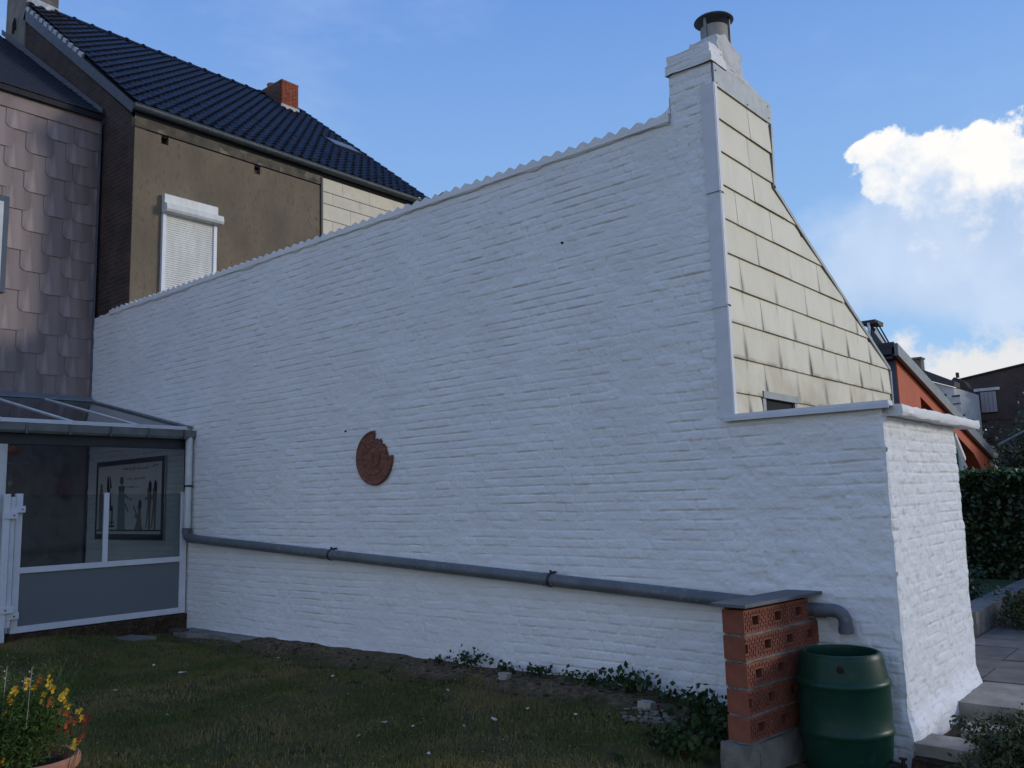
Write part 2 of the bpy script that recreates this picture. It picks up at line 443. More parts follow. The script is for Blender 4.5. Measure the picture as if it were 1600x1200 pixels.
def mesh(name, mb, mat, smooth=False, off=Vector((0, 0, 0))):
    me = bpy.data.meshes.new(name)
    me.from_pydata([(a - off.x, b - off.y, c_ - off.z) for a, b, c_ in mb.v], [], mb.f)
    me.materials.append(mat)
    if smooth:
        me.shade_smooth()
    me.validate()
    return me
def obj(name, mb, mat, parent=None, smooth=False, bevel=0, autosm=None, **props):
    off = org(parent) if parent else Vector((0, 0, 0))
    me = mesh(name, mb, mat, smooth, off)
    o = bpy.data.objects.new(name, me)
    COL.objects.link(o)
    o.parent = parent
    if autosm:
        me.shade_smooth()
        try: me.set_sharp_from_angle(angle=R(autosm))
        except Exception: pass
    if bevel:
        b = o.modifiers.new('bevel', 'BEVEL'); b.width = bevel; b.segments = 2; b.limit_method = 'ANGLE'
    for k, v in props.items(): o[k] = v
    return o
def thing(name, label, cat, loc, group=None):
    o = bpy.data.objects.new(name, None); COL.objects.link(o); o.location = loc
    o.empty_display_size = .1
    o['label'] = label; o['category'] = cat
    if group: o['group'] = group
    return o
def inst(name, me, parent, loc, rot=(0, 0, 0), scale=None):
    o = bpy.data.objects.new(name, me); COL.objects.link(o); o.parent = parent
    o.location = Vector(loc) - (org(parent) if parent else Vector((0, 0, 0))); o.rotation_euler = rot
    if scale: o.scale = scale
    return o

def vnoise(x, y, s, seed):
    g = np.random.default_rng(seed).random((256, 256))
    x = np.asarray(x) / s + 1000.37; y = np.asarray(y) / s + 1000.71
    i = np.floor(x).astype(int); j = np.floor(y).astype(int); fx = x - i; fy = y - j
    fx = fx * fx * (3 - 2 * fx); fy = fy * fy * (3 - 2 * fy)
    a = g[i % 256, j % 256]; b = g[(i + 1) % 256, j % 256]; c_ = g[i % 256, (j + 1) % 256]; d = g[(i + 1) % 256, (j + 1) % 256]
    return (a * (1 - fx) + b * fx) * (1 - fy) + (c_ * (1 - fx) + d * fx) * fy - .5
def sst(x, a, b):
    t = np.clip((x - a) / (b - a), 0, 1); return t * t * (3 - 2 * t)

def np_mesh(name, verts, faces, mat, smooth=True, normals=None):
    me = bpy.data.meshes.new(name)
    verts = np.ascontiguousarray(verts, dtype=np.float32); faces = np.ascontiguousarray(faces, dtype=np.int32)
    me.vertices.add(len(verts)); me.vertices.foreach_set('co', verts.ravel())
    k = faces.shape[1]
    me.loops.add(faces.size); me.loops.foreach_set('vertex_index', faces.ravel())
    me.polygons.add(len(faces)); me.polygons.foreach_set('loop_start', np.arange(0, faces.size, k, dtype=np.int32))
    me.polygons.foreach_set('loop_total', np.full(len(faces), k, dtype=np.int32))
    me.update(calc_edges=True)
    me.materials.append(mat)
    if smooth:
        me.polygons.foreach_set('use_smooth', np.ones(len(faces), dtype=bool))
    if normals is not None:
        me.normals_split_custom_set_from_vertices(normals.tolist())
    return me

# ================================================================== GROUND
def gh(x, y):
    x = np.asarray(x, float); y = np.asarray(y, float)
    h = -.20 * sst(x, -3.5, -2.3) * sst(-y, -8, -6.2)
    h = h + .15 * sst(-y, -6.1, -4.4) * sst(-x, 9.0, 11.2)
    h = h + .07 * sst(y, 5.75, 6.1) * sst(-x, 3.4, 4.5) * (1 - sst(-x, 9.2, 10.2))
    h = h + (vnoise(x, y, .9, 3) * .035 + vnoise(x, y, .3, 4) * .022 + vnoise(x, y, .08, 5) * .012 * sst(y, 5.5, 6.1)) * (1 - sst(np.hypot(x + 5, y - 4), 12, 25))
    h = np.where(y > 6.5, -.25, h)
    return h
gx = np.concatenate([[-600, -200, -80, -40, -25, -19], np.arange(-16.5, -9, .12), np.arange(-9, -.5, .055), np.arange(-.5, 3, .25), [4, 7, 12, 25, 60, 200, 600]])
gy = np.concatenate([[-600, -200, -60, -25, -10, -4, -1, 0], np.arange(.5, 3.8, .15), np.arange(3.8, 6.5, .05), [6.52, 7, 9, 12, 18, 30, 60, 200, 700]])
GX, GY = np.meshgrid(gx, gy, indexing='ij')
gv = np.stack([GX, GY, gh(GX, GY)], -1).reshape(-1, 3)
ni, nj = GX.shape
ii, jj = np.meshgrid(np.arange(ni - 1), np.arange(nj - 1), indexing='ij')
a = (ii * nj + jj).ravel()
GROUND = M('lawn soil and moss', (.055, .058, .018), (.098, .070, .032), scale=1.3, spec=.05, bump=1, bscale=60, c3=(.020, .027, .011), s3=4)
t, bs = tree(GROUND)
# bare soil along the foot of the wall and by the veranda
co = t.nodes.new('ShaderNodeTexCoord'); so = t.nodes.new('ShaderNodeSeparateXYZ'); t.links.new(co.outputs['Object'], so.inputs[0])
nn = t.nodes.new('ShaderNodeTexNoise'); nn.inputs['Scale'].default_value = 2.2; nn.inputs['Detail'].default_value = 6; t.links.new(co.outputs['Object'], nn.inputs['Vector'])
def tm(tt, op, a_, b_):
    n = tt.nodes.new('ShaderNodeMath'); n.operation = op
    for i, v in enumerate((a_, b_)):
        if hasattr(v, 'links'): tt.links.new(v, n.inputs[i])
        else: n.inputs[i].default_value = v
    return n.outputs[0]
yy = tm(t, 'ADD', so.outputs[1], tm(t, 'MULTIPLY', nn.outputs['Fac'], .9))
yy = tm(t, 'SUBTRACT', yy, tm(t, 'MULTIPLY', tm(t, 'MINIMUM', tm(t, 'MAXIMUM', tm(t, 'ADD', so.outputs[0], 9.5), 0), 5), .0))
mr = t.nodes.new('ShaderNodeMapRange'); mr.interpolation_type = 'SMOOTHSTEP'; t.links.new(yy, mr.inputs[0]); mr.inputs[1].default_value = 6.22; mr.inputs[2].default_value = 6.5
n4 = t.nodes.new('ShaderNodeTexNoise'); n4.inputs['Scale'].default_value = 18; n4.inputs['Detail'].default_value = 8; t.links.new(co.outputs['Object'], n4.inputs['Vector'])
cr = t.nodes.new('ShaderNodeValToRGB'); t.links.new(n4.outputs['Fac'], cr.inputs[0])
cr.color_ramp.elements[0].position = .35; cr.color_ramp.elements[0].color = (.06, .043, .028, 1)
cr.color_ramp.elements[1].position = .72; cr.color_ramp.elements[1].color = (.20, .14, .085, 1)
mx = t.nodes.new('ShaderNodeMix'); mx.data_type = 'RGBA'
old = bs.inputs['Base Color'].links[0].from_socket
t.links.new(mr.outputs[0], mx.inputs[0]); t.links.new(old, mx.inputs[6]); t.links.new(cr.outputs[0], mx.inputs[7]); t.links.new(mx.outputs[2], bs.inputs['Base Color'])
gme = np_mesh('ground', gv, np.stack([a, a + nj, a + nj + 1, a + 1], -1), GROUND)
go = bpy.data.objects.new('ground', gme); COL.objects.link(go); go['kind'] = 'structure'

# grass blades
nb = 520000
bx_ = rng.uniform(-13.5, -1.2, nb); by_ = rng.uniform(1.2, 6.25, nb)
vis = (by_ > .757 * 0 + (4.9 - (-bx_) * .64) / .757 - .4)
dens = .5 + vnoise(bx_, by_, .5, 11) + vnoise(bx_, by_, .12, 12) * .8
edge = 5.75 + vnoise(bx_, by_ * 0, .6, 13) * .6
keep = vis & (rng.random(nb) < np.clip(dens, .12, 1)) & ((by_ < edge) | (rng.random(nb) < .07)) & ~((bx_ < -11.3)) & ~((bx_ > -2.95) & (by_ > 5.25))
bx_, by_ = bx_[keep], by_[keep]; nb = len(bx_)
ang = rng.uniform(0, 2 * np.pi, nb); hh = rng.uniform(.014, .042, nb) * (1 + vnoise(bx_, by_, .7, 14) * .8); wd = rng.uniform(.0026, .0060, nb)
lean = rng.uniform(0, .022, nb); la = rng.uniform(0, 2 * np.pi, nb)
z0 = gh(bx_, by_) - .003
p0 = np.stack([bx_ - np.cos(ang) * wd, by_ - np.sin(ang) * wd, z0], -1); p1 = np.stack([bx_ + np.cos(ang) * wd, by_ + np.sin(ang) * wd, z0], -1)
p2 = np.stack([bx_ + np.cos(la) * lean, by_ + np.sin(la) * lean, z0 + hh], -1)
gvv = np.stack([p0, p1, p2], 1).reshape(-1, 3)
GRASS = M('lawn grass', (.090, .112, .030), (.225, .175, .070), scale=1.1, rough=.8, spec=.08, c3=(.30, .22, .09), s3=45, lo=.40, hi=.62)
gm = np_mesh('grass', gvv, np.arange(nb * 3).reshape(-1, 3), GRASS, smooth=False)
o = bpy.data.objects.new('grass', gm); COL.objects.link(o); o['kind'] = 'stuff'; o['label'] = 'short dark lawn grass in front of the white wall'; o['category'] = 'grass'

# ================================================================== REAR EXTENSION (white brick wall, slate gable, low annex)
EX = thing('rear_extension', 'long white painted brick house extension with cream slate gable end and low annex', 'building', (-8, 7, 0))
XL, XG, XE, YW = -14.6, -3.093, -1.945, 6.38
CO, BL = .081, .222
def brick_h(u, z, seed, lump, kv=1):
    zz = z + vnoise(u, z, 1.3, seed) * .020 + vnoise(u, z, .25, seed + 1) * .008
    row = np.floor(zz / CO).astype(int); fz = zz / CO - row
    rr = np.random.default_rng(seed + 5).random(400)
    uu = u + (row % 2) * BL / 2 + rr[row % 400] * .05 + vnoise(u, z, .2, seed + 2) * .012
    col = np.floor(uu / BL).astype(int); fu = uu / BL - col
    dl = fz * CO; dt = (1 - fz) * CO; du = np.minimum(fu, 1 - fu) * BL
    jz = np.minimum(sst(dl, -.002, .0050), sst(dt, .0, .012))
    ju = sst(du, .002, .014)
    sH = np.clip(.60 + vnoise(u, z, .55, seed + 3) * 1.5 + vnoise(u, z * 3, .16, seed + 4) * 1.5 - lump * .22, 0.0, 1)
    sV = np.clip(.38 + vnoise(u, z, .3, seed + 6) * 1.3 - lump * .1, 0, .8) * kv
    sH = np.clip(sH * (.35 + 1.15 * np.random.default_rng(seed + 13).random((512, 512))[row % 512, col % 512]), 0, 1)
    pil = np.sin(np.pi * fz) ** .5 * np.sin(np.pi * fu) ** .35
    hb = np.random.default_rng(seed + 7).random((512, 512))[row % 512, col % 512] - .5
    h = .0095 * (1 - (1 - jz) * sH) * (1 - (1 - ju) * sV) + .0025 * pil * np.clip(sH + .3, 0, 1) + hb * .0060 * np.minimum(jz, ju) + .0026 * (1 - fz) * sH
    h = h + (vnoise(u, z * 1.6, .13, seed + 8) * .0095 + vnoise(u, z * 1.3, .05, seed + 9) * .0060) * (.55 + lump * .55) + vnoise(u, z, .018, seed + 10) * .0022 + vnoise(u, z * 1.0, .9, seed + 12) * .012
    return h, row * 1000 + col + 500
def corner_w(z):
    return vnoise(z, z * 0, .11, 91) * .012 + vnoise(z, z * 0, .035, 92) * .007 + .03 * sst(-z, -.16, .05)

def face_A():
    us = np.concatenate([np.arange(XL, -9, .024), np.arange(-9, -5.5, .016), np.arange(-5.5, XE - .004, .0112), [XE]])
    vs = np.arange(-.36, 5.295, .0090)
    U, Z = np.meshgrid(us, vs, indexing='ij')
    lump = sst(U, -3.6, -2.9) * 1.0 + .15
    h, bid = brick_h(U, Z, 20, lump)
    f = sst(XE - U, 0, .04)
    wv = corner_w(Z)
    X = U + wv * (1 - f)
    Y = YW - h * f - wv * (1 - f)
    Y = Y - .05 * (sst(-Z, -.10, .06)) * (.4 + vnoise(U, Z, .3, 77))      # paint apron bulges at the foot
    top = 4.905 + vnoise(U, U * 0, .12, 33) * .03
    ok = (Z < np.where(U < XG - .407, top, np.where(U < XG + .004, 5.29, 2.235)))
    return us, vs, U, Z, np.stack([X, Y, Z], -1), bid, ok
def face_E():
    us = np.concatenate([[YW], np.arange(YW + .011, 8.33, .0125)])
    vs = np.arange(-.36, 2.20, .0090)
    U, Z = np.meshgrid(us, vs, indexing='ij')
    h, bid = brick_h(U + 3.1, Z, 20, np.full_like(U, .75), .4)
    h = h * .8 + vnoise(U, Z * 1.5, .16, 61) * .004
    f = sst(U - YW, 0, .04)
    wv = corner_w(Z)
    X = XE + h * f + wv * (1 - f) + .05 * sst(-Z, -.17, .02) * f
    Y = U - wv * (1 - f)
    edge = 8.31 + vnoise(Z, Z * 0, .09, 65) * .05
    return us, vs, U, Z, np.stack([X, np.minimum(Y, edge), Z], -1), bid + 5000000, np.ones_like(U, bool)
camv = np.array(CAM)
cands = []
faces_data = []
for fi, (fn, ma) in enumerate(((face_A, WHITE), (face_E, WHITE_END))):
    us, vs, U, Z, P, bid, ok = fn()
    du = np.gradient(P, axis=0); dz_ = np.gradient(P, axis=1)
    nrm = np.cross(du, dz_); nrm /= np.linalg.norm(nrm, axis=-1, keepdims=True) + 1e-9
    if fi == 0: nrm = np.where(nrm[..., 1:2] > 0, -nrm, nrm)
    else: nrm = np.where(nrm[..., 0:1] < 0, -nrm, nrm)
    A_, B_ = U.shape
    i, j = np.meshgrid(np.arange(A_ - 1), np.arange(B_ - 1), indexing='ij')
    okf = ok[:-1, :-1] & ok[1:, :-1] & ok[:-1, 1:] & ok[1:, 1:]
    a = (i * B_ + j)
    quads = np.stack([a, a + B_, a + B_ + 1, a + 1], -1)
    cb = bid[:-1, :-1]
    faces_data.append((P.reshape(-1, 3), nrm.reshape(-1, 3), quads[okf], cb[okf], ma))
    cen = P[:-1, :-1][okf]
    area = (np.gradient(us)[:-1, None] * .0090 * np.ones((1, B_ - 1)))[okf]
    d = cen - camv; dist = np.linalg.norm(d, axis=1)
    axis_n = np.array([0, -1, 0]) if fi == 0 else np.array([1, 0, 0])
    pr = area * np.abs((d / dist[:, None]) @ axis_n) / dist ** 2
    ids, inv = np.unique(cb[okf], return_inverse=True)
    sums = np.bincount(inv, pr); zc = np.bincount(inv, cen[:, 2]) / np.bincount(inv)
    for q in range(len(ids)):
        if zc[q] > -.05: cands.append((sums[q], fi, int(ids[q])))
cands.sort(reverse=True)
for fi, (V, NR, Q, B, ma) in enumerate(faces_data):
    V = V - np.array(EX.location)
    pick = {c_[2] for c_ in cands[:300] if c_[1] == fi}
    isin = np.isin(B, list(pick))
    q = Q[~isin]; used, inv = np.unique(q, return_inverse=True)
    me = np_mesh('bricks', V[used], inv.reshape(-1, 4), ma, True, NR[used])
    o = bpy.data.objects.new('bricks', me); COL.objects.link(o); o.parent = EX; o['kind'] = 'stuff'
    order = np.argsort(B[isin], kind='stable'); Qs = Q[isin][order]; Bs = B[isin][order]
    ids, st = np.unique(Bs, return_index=True)
    st = list(st) + [len(Bs)]
    back = np.array([0, .03, 0]) if fi == 0 else np.array([-.03, 0, 0])
    for k in range(len(ids)):
        q = Qs[st[k]:st[k + 1]]
        used, inv = np.unique(q, return_inverse=True); q = inv.reshape(-1, 4)
        vv = V[used]; nv = NR[used]
        ed = np.concatenate([q[:, [0, 1]], q[:, [1, 2]], q[:, [2, 3]], q[:, [3, 0]]])
        es = {}
        for e in ed.tolist():
            es[(e[0], e[1])] = 1
        be = [e for e in es if (e[1], e[0]) not in es]
        n0 = len(vv)
        rim = sorted({x for e in be for x in e}); mp_ = {x: n0 + i for i, x in enumerate(rim)}; mb_ = {x: n0 + len(rim) + i for i, x in enumerate(rim)}
        vv2 = np.concatenate([vv, vv[rim], vv[rim] + back]); nn2 = np.concatenate([nv, nv[rim], nv[rim]])
        f2 = np.array([(mp_[b], mp_[a2], mb_[a2], mb_[b]) for a2, b in be])
        me = np_mesh('brick', vv2, np.concatenate([q, f2]), ma, True, nn2)
        o = bpy.data.objects.new('brick', me); COL.objects.link(o); o.parent = EX

# solid body behind the painted brick skin
mb = MB(); mb.box(XL, XG - .01, 6.43, 6.65, -.3, 4.88); mb.box(XG - .01, XE - .04, 6.43, 8.27, -.3, 2.2)
mb.prism([(XG - .03, 6.6, -.3), (XG - .03, 10.45, -.3), (XG - .03, 10.45, 2.9), (XG - .03, 7.45, 4.4), (XG - .03, 6.6, 4.85)], (-.25, 0, 0))
obj('wall', mb, WHITE, EX)
# corrugated roof falling away behind the wall, its upper edge painted white
def corrug(x0, x1, y0, zt, y1, zb, pitch, amp, th, jit=0, flat=False):
    mb = MB(); n = int((x1 - x0) / (pitch / 6)); k = 0
    rr = random.Random(3)
    for side in (0, 1):
        for i in range(n + 1):
            x = x0 + (x1 - x0) * i / n
            ph = (x / pitch) % 1
            a_ = amp * (1 - abs(2 * ph - 1)) ** .8 * 1.25 + (rr.random() - .5) * jit
            for (y, z) in ((y0, zt), (y1, zb)):
                mb.v.append((x, y, (z + a_ - side * th) if not flat else (z + a_ * (1 if y == y0 else .8) if side == 0 else z - th)))
    o_ = 2 * (n + 1)
    for i in range(n):
        mb.f.append((2 * i, 2 * i + 2, 2 * i + 3, 2 * i + 1)); mb.f.append((o_ + 2 * i, o_ + 2 * i + 1, o_ + 2 * i + 3, o_ + 2 * i + 2))
        mb.f.append((2 * i, o_ + 2 * i, o_ + 2 * i + 2, 2 * i + 2)); mb.f.append((2 * i + 1, 2 * i + 3, o_ + 2 * i + 3, o_ + 2 * i + 1))
    return mb
obj('roof', corrug(XL + .02, XG - .05, 6.75, 4.80, 10.5, 3.06, .150, .03, .03), TILEG, EX)
obj('roof_edge', corrug(-14.0, XG - .41, 6.348, 4.915, 6.75, 4.82, .150, .038, .045, .012, True), WHITE, EX, autosm=50)
# lumpy mortar under the roof edge
xs = np.arange(-13.95, XG - .41, .045)
hz = vnoise(xs, xs * 0, .17, 41) * .035 + vnoise(xs, xs * 0, .05, 42) * .018
mbv = MB(); k = len(xs)
for y, dz_ in ((6.352, 0), (6.366, .012)):
    mbv.v += [(x, y + random.uniform(-.002, .002), 4.862 + h_ - dz_) for x, h_ in zip(xs, hz)]
    mbv.v += [(x, y, 4.90) for x in xs]
for i in range(k - 1):
    mbv.f += [(i, i + 1, k + i + 1, k + i), (2 * k + i, 2 * k + i + 1, i + 1, i)]
obj('edge_mortar', mbv, WHITE, EX, autosm=80)
# slate gable cladding
zs_rows = [5.075 - .2905 * k for k in range(10)] + [2.255]
def yright(z):
    if z > 4.45: return 7.455 + (z - 4.45) * .055
    if z > 4.12: return 7.455 + (4.45 - z) / .33 * .66
    if z > 3.03: return 8.115 + (4.12 - z) / 1.09 * 2.36
    return 10.475 - (3.03 - z) * .05
def panel(y0, y1, z0, z1, x=XG, tilt=.010, th=.006):
    # outline from left-bottom counterclockwise
    pts = []
    zz = sorted({z0, z1, *[k for k in (4.45, 4.12, 3.03) if z0 < k < z1], *[z0 + (z1 - z0) * i / 6 for i in range(7)]})
    rp = [(min(y1, yright(z) - .012), z) for z in zz if yright(z) - .012 > y0 + .004]
    if len(rp) < 2: return None
    pts = [(y0, z0)] + rp + ([(y0, z1)] if rp[-1][1] == z1 else [(y0, rp[-1][1])])
    mb = MB(); n = len(pts)
    def X(z): return x + .003 + tilt * (1 - (z - z0) / (z1 - z0))
    mb.add([(X(z) + th, y, z) for y, z in pts] + [(X(z), y, z) for y, z in pts], [tuple(range(n)), tuple(range(2 * n - 1, n - 1, -1))] + [(i, i + n, (i + 1) % n + n, (i + 1) % n) for i in range(n)])
    return mb, pts
for k in range(10):
    z1, z0 = zs_rows[k] + .012, zs_rows[k + 1] + .003
    if k == 0: z1 = 5.08
    seq = [6.405 - .45 if k % 2 else 6.405]
    j0 = 6.655 if k % 2 else 7.02
    js = [6.395] + [y for y in (j0 + .70 * i for i in range(-1, 7)) if y > 6.5]
    if k == 9: js = [6.395, 6.675, 6.925, 7.66, 8.36, 9.06, 9.76]
    if k == 1: js = [6.395, 6.97]
    for i, y in enumerate(js):
        y1 = js[i + 1] if i + 1 < len(js) else 11
        if k == 9 and i == 2: z1b = 2.50
        pz = (z0, z1)
        if k == 9 and 6.92 <= y < 7.6: continue
        jit = random.uniform(-.0025, .0025)
        r_ = panel(y + .0035, y1 - .0035, pz[0] + jit, pz[1], tilt=.017 + random.uniform(-.002, .004))
        if not r_: continue
        mb, pts = r_
        o = obj('slate', mb, CREAM, EX)
        uvl = o.data.uv_layers.new(name='UVMap'); oy = EX.location.y; oz = EX.location.z
        y0_ = y
        if i == 0: y0_ = (js[1] if len(js) > 1 else 7.1) - .69
        for lp in o.data.loops:
            cv = o.data.vertices[lp.vertex_index].co
            uvl.data[lp.index].uv = (cv.y + oy - y0_, (cv.z + oz - pz[0]) / (pz[1] - pz[0]))
# nail heads
mb = MB()
for k in range(10):
    z0 = zs_rows[k + 1] + .003
    j0 = 6.655 if k % 2 else 7.02
    for i in range(-1, 7):
        for dy, dz_ in ((.03, .03), (-.03, .028), (.34, .05)):
            y = j0 + .7 * i + dy
            if 6.42 < y < yright(z0 + .03) - .03: mb.box(XG + .012, XG + .0215, y - .0035, y + .0035, z0 + dz_, z0 + dz_ + .007)
obj('nails', mb, DARK, EX, kind='stuff')
mb = MB(); mb.prism([(XG - .02, 6.38, 2.2), (XG - .02, 10.44, 2.2), (XG - .02, 10.46, 3.03), (XG - .02, 8.10, 4.12), (XG - .02, 7.44, 4.45), (XG - .02, 7.47, 5.1), (XG - .02, 6.38, 5.1)], (.018, 0, 0))
obj('backing', mb, DARK, EX)
# corner flashing, three lengths on the wall face with a lip on the gable
for z0, z1 in ((2.26, 3.18), (3.165, 4.135), (4.12, 5.085)):
    mb = MB(); dz_ = .004 if z0 > 3 else 0
    mb.box(XG - .098, XG + .024, YW - .024 - dz_, YW - .016, z0, z1); mb.box(XG + .016, XG + .028, YW - .016, YW + .032, z0, z1)
    mb.box(XG - .100, XG + .030, YW - .027 - dz_, YW - .016, z0 - .002, z0 + .006)
    obj('corner_flashing', mb, FLASH, EX)
# zinc band at the head, verge trim on the right
mb = MB(); mb.prism([(XG + .012, 6.37, 5.07), (XG + .012, 7.52, 5.085), (XG + .012, 7.52, 5.285), (XG + .012, 6.37, 5.262)], (.014, 0, 0)); obj('head_flashing', mb, ZINC, EX)
mb = MB()
for y, z in ((6.40, 5.20), (6.41, 5.09), (7.0, 5.10), (7.45, 5.24), (7.46, 5.13)): mb.box(XG + .026, XG + .031, y - .005, y + .005, z - .005, z + .005)
obj('screws', mb, DARK, EX)
pts = [(7.485, 5.08), (7.45, 4.45), (8.115, 4.12), (10.47, 3.03), (10.44, 2.27)]
for i in range(4):
    (ya, za), (yb, zb) = pts[i], pts[i + 1]
    d = Vector((0, yb - ya, zb - za)).normalized(); n_ = Vector((0, -d.z, d.y)) * .040
    if n_.y < 0: n_ = -n_
    mb = MB(); mb.prism([(XG - .06, ya, za), (XG - .06, yb, zb), (XG - .06, yb + n_.y, zb + n_.z), (XG - .06, ya + n_.y, za + n_.z)], (.092, 0, 0))
    obj('verge_trim', mb, ZINC, EX)
# small window at the foot of the gable
w_ = obj('window', MB().box(XG - .10, XG - .06, 6.93, 7.64, 2.2, 2.52), DARK, EX)
mb = MB(); mb.box(XG - .06, XG + .022, 6.925, 6.985, 2.26, 2.455); mb.box(XG - .06, XG + .022, 7.60, 7.655, 2.26, 2.455); mb.box(XG - .06, XG + .035, 6.92, 7.665, 2.455, 2.515)
obj('frame', mb, ZINC, w_)
obj('pane', MB().box(XG - .052, XG - .045, 6.985, 7.60, 2.26, 2.455), WGLASS, w_)
mb = MB(); mb.tube([(XG - .03, 7.03, 2.30), (XG - .02, 7.2, 2.42), (XG - .03, 7.35, 2.36), (XG - .02, 7.5, 2.43)], .006, 5); obj('torn_lining', mb, CONC, w_)
# lead ledge along the front of the annex and end coping
mb = MB(); mb.box(XG - .06, XE + .06, 6.325, 6.44, 2.245, 2.262); mb.box(XG - .02, XE + .05, 6.355, 6.46, 2.258, 2.285); mb.box(XG - .06, XE + .06, 6.322, 6.334, 2.228, 2.262)
obj('ledge_flashing', mb, FLASH, EX)
mb = MB(); n = 24
for i in range(n):
    pass
prof = [(-.10, 2.185), (.115, 2.178), (.125, 2.20), (.115, 2.252), (.02, 2.262), (-.10, 2.262)]
ys = [6.44 + (8.74 - 6.44) * i / n for i in range(n + 1)]
for y in ys:
    for dx, z in prof: mb.v.append((XE + dx + random.uniform(-.005, .005), y, z - .0 + random.uniform(-.005, .005)))
k = len(prof)
for i in range(n):
    for j in range(k): mb.f.append((i * k + j, i * k + (j + 1) % k, (i + 1) * k + (j + 1) % k, (i + 1) * k + j))
mb.f.append(tuple(range(k))); mb.f.append(tuple(n * k + j for j in range(k))[::-1])
obj('coping', mb, WHITE, EX, autosm=50)
obj('annex_roof', MB().box(XG + .01, XE - .10, 6.46, 8.5, 2.20, 2.25), ANTH, EX)
mb = MB(); T = Matrix.Translation((XE - .02, 8.36, 2.13)) @ Matrix.Rotation(R(-38), 4, 'X'); mb.box(-.01, .02, 0, .36, -.02, .02, T); obj('gutter_end', mb, FRAMEW, EX)
# chimney stack
st_ = obj('chimney', MB().box(-3.50, XG - .004, 6.425, 7.47, 4.4, 5.29), WHITE, EX)
mb = MB(); rough_box(mb, -3.514, XG + .024, 6.345, 6.62, 5.283, 5.365, j=.005); rough_box(mb, -3.495, XG + .006, 6.35, 6.60, 5.365, 5.452, j=.005)
obj('stack_course', mb, WHITE, st_, autosm=45)
mb = MB(); rough_box(mb, -3.48, XG + .005, 6.45, 7.455, 5.27, 5.42, top=lambda x, y: 5.445 - (y - 6.45) * .13, j=.010)
rough_box(mb, -3.36, XG - .0, 6.53, 6.99, 5.34, 5.60, top=lambda x, y: 5.60 + .05 * math.exp(-((y - 6.72) / .1) ** 2) - max(0, y - 6.8) * .12, j=.010)
obj('stack_cap', mb, CAPW, st_, autosm=60)
fc = (-3.245, 6.80, 0)
mb = MB(); sp_ = [(-3.50, 5.10), (-3.505, 5.02), (-3.53, 4.985), (-3.58, 4.965), (-3.66, 4.95), (-3.72, 4.90), (-3.50, 4.88)]
mb.prism([(x, 6.37, z) for x, z in sp_], (0, .2, 0)); obj('shoulder_mortar', mb, WHITE, st_, autosm=60)
mb = MB(); mb.lathe([(.122, 5.56), (.122, 5.81), (.115, 5.81), (.115, 5.6)], fc, 28); obj('flue_pipe', mb, STONE, st_, smooth=True)
mb = MB(); mb.lathe([(.0001, 5.945), (.08, 5.93), (.168, 5.89), (.176, 5.88), (.168, 5.88), (.08, 5.91), (.0001, 5.92)], fc, 32)
obj('cowl', mb, ZINC, st_, smooth=True)
mb = MB()
for th in (20, 140, 260):
    x, y = fc[0] + .130 * math.cos(R(th)), fc[1] + .130 * math.sin(R(th)); obj('cowl_strap', MB().box(x - .012, x + .012, y - .006, y + .006, 5.60, 5.90), ZINC, st_)
mb = MB(); mb.tube([(-6.36, 6.40, 4.90), (-6.355, 6.40, 4.95), (-6.33, 6.42, 4.975), (-6.29, 6.42, 4.97), (-6.275, 6.42, 4.94)], .012, 8); obj('vent_bend', mb, BLACK, EX, smooth=True)
mb = MB()
for x, z in ((-7.92, 2.50), (-4.71, 4.05)): mb.tube([(x, 6.39, z), (x, 6.355, z)], .012, 8)
obj('wall_plug', mb, DARK, EX)
# paint-splashed concrete apron at the wall foot
mb = MB(); poly = []
for i in range(16):
    x = -11.2 + i * .17; poly.append((x, 6.30 - .22 - .10 * math.sin(i * .8) + random.uniform(-.02, .02), -.05))
poly += [(x, 6.40, -.05) for x in (-8.65, -9.6, -10.6, -11.2)]
mb.prism(poly[::-1], (0, 0, .105)); obj('footing', mb, CONC, EX)

# ================================================================== BROWN RENDERED HOUSE
XB = -13.476
BH = thing('brown_rendered_house', 'tall brown rendered house with glossy dark tiled roof and white roller shutter', 'building', (-15.5, 9.7, 0))
def wall_x(x, y0, y1, z0, z1, holes, depth):
    ys_ = sorted({y0, y1, *[v for h in holes for v in h[:2]]}); zs_ = sorted({z0, z1, *[v for h in holes for v in h[2:]]})
    mb = MB()
    for i in range(len(ys_) - 1):
        for j in range(len(zs_) - 1):
            a_, b_, c_, d_ = ys_[i], ys_[i + 1], zs_[j], zs_[j + 1]
            if any(h[0] <= a_ and b_ <= h[1] and h[2] <= c_ and d_ <= h[3] for h in holes): continue
            mb.add([(x, a_, c_), (x, b_, c_), (x, b_, d_), (x, a_, d_)], [(0, 1, 2, 3)])
    for h in holes:
        a_, b_, c_, d_ = h
        mb.add([(x, a_, c_), (x, b_, c_), (x, b_, d_), (x, a_, d_), (x - depth, a_, c_), (x - depth, b_, c_), (x - depth, b_, d_), (x - depth, a_, d_)], [(0, 4, 5, 1), (1, 5, 6, 2), (2, 6, 7, 3), (3, 7, 4, 0)])
    return mb
obj('rendered_wall', wall_x(XB, YW + .05, 10.235, 4.5, 7.972, [(6.89, 7.02, 7.83, 7.972), (8.70, 8.83, 7.81, 7.972)], .12), RENDER, BH)
obj('putlog_brick', MB().box(XB - .125, XB - .118, 6.88, 7.03, 7.81, 7.985).box(XB - .125, XB - .118, 8.69, 8.84, 7.79, 7.985).box(XB - .118, XB - .05, 8.72, 8.815, 7.82, 7.9), BRDARK, BH)
obj('render_band', MB().box(XB - .1, XB + .012, YW + .04, 10.235, 7.995, 8.30), RENDER2, BH)
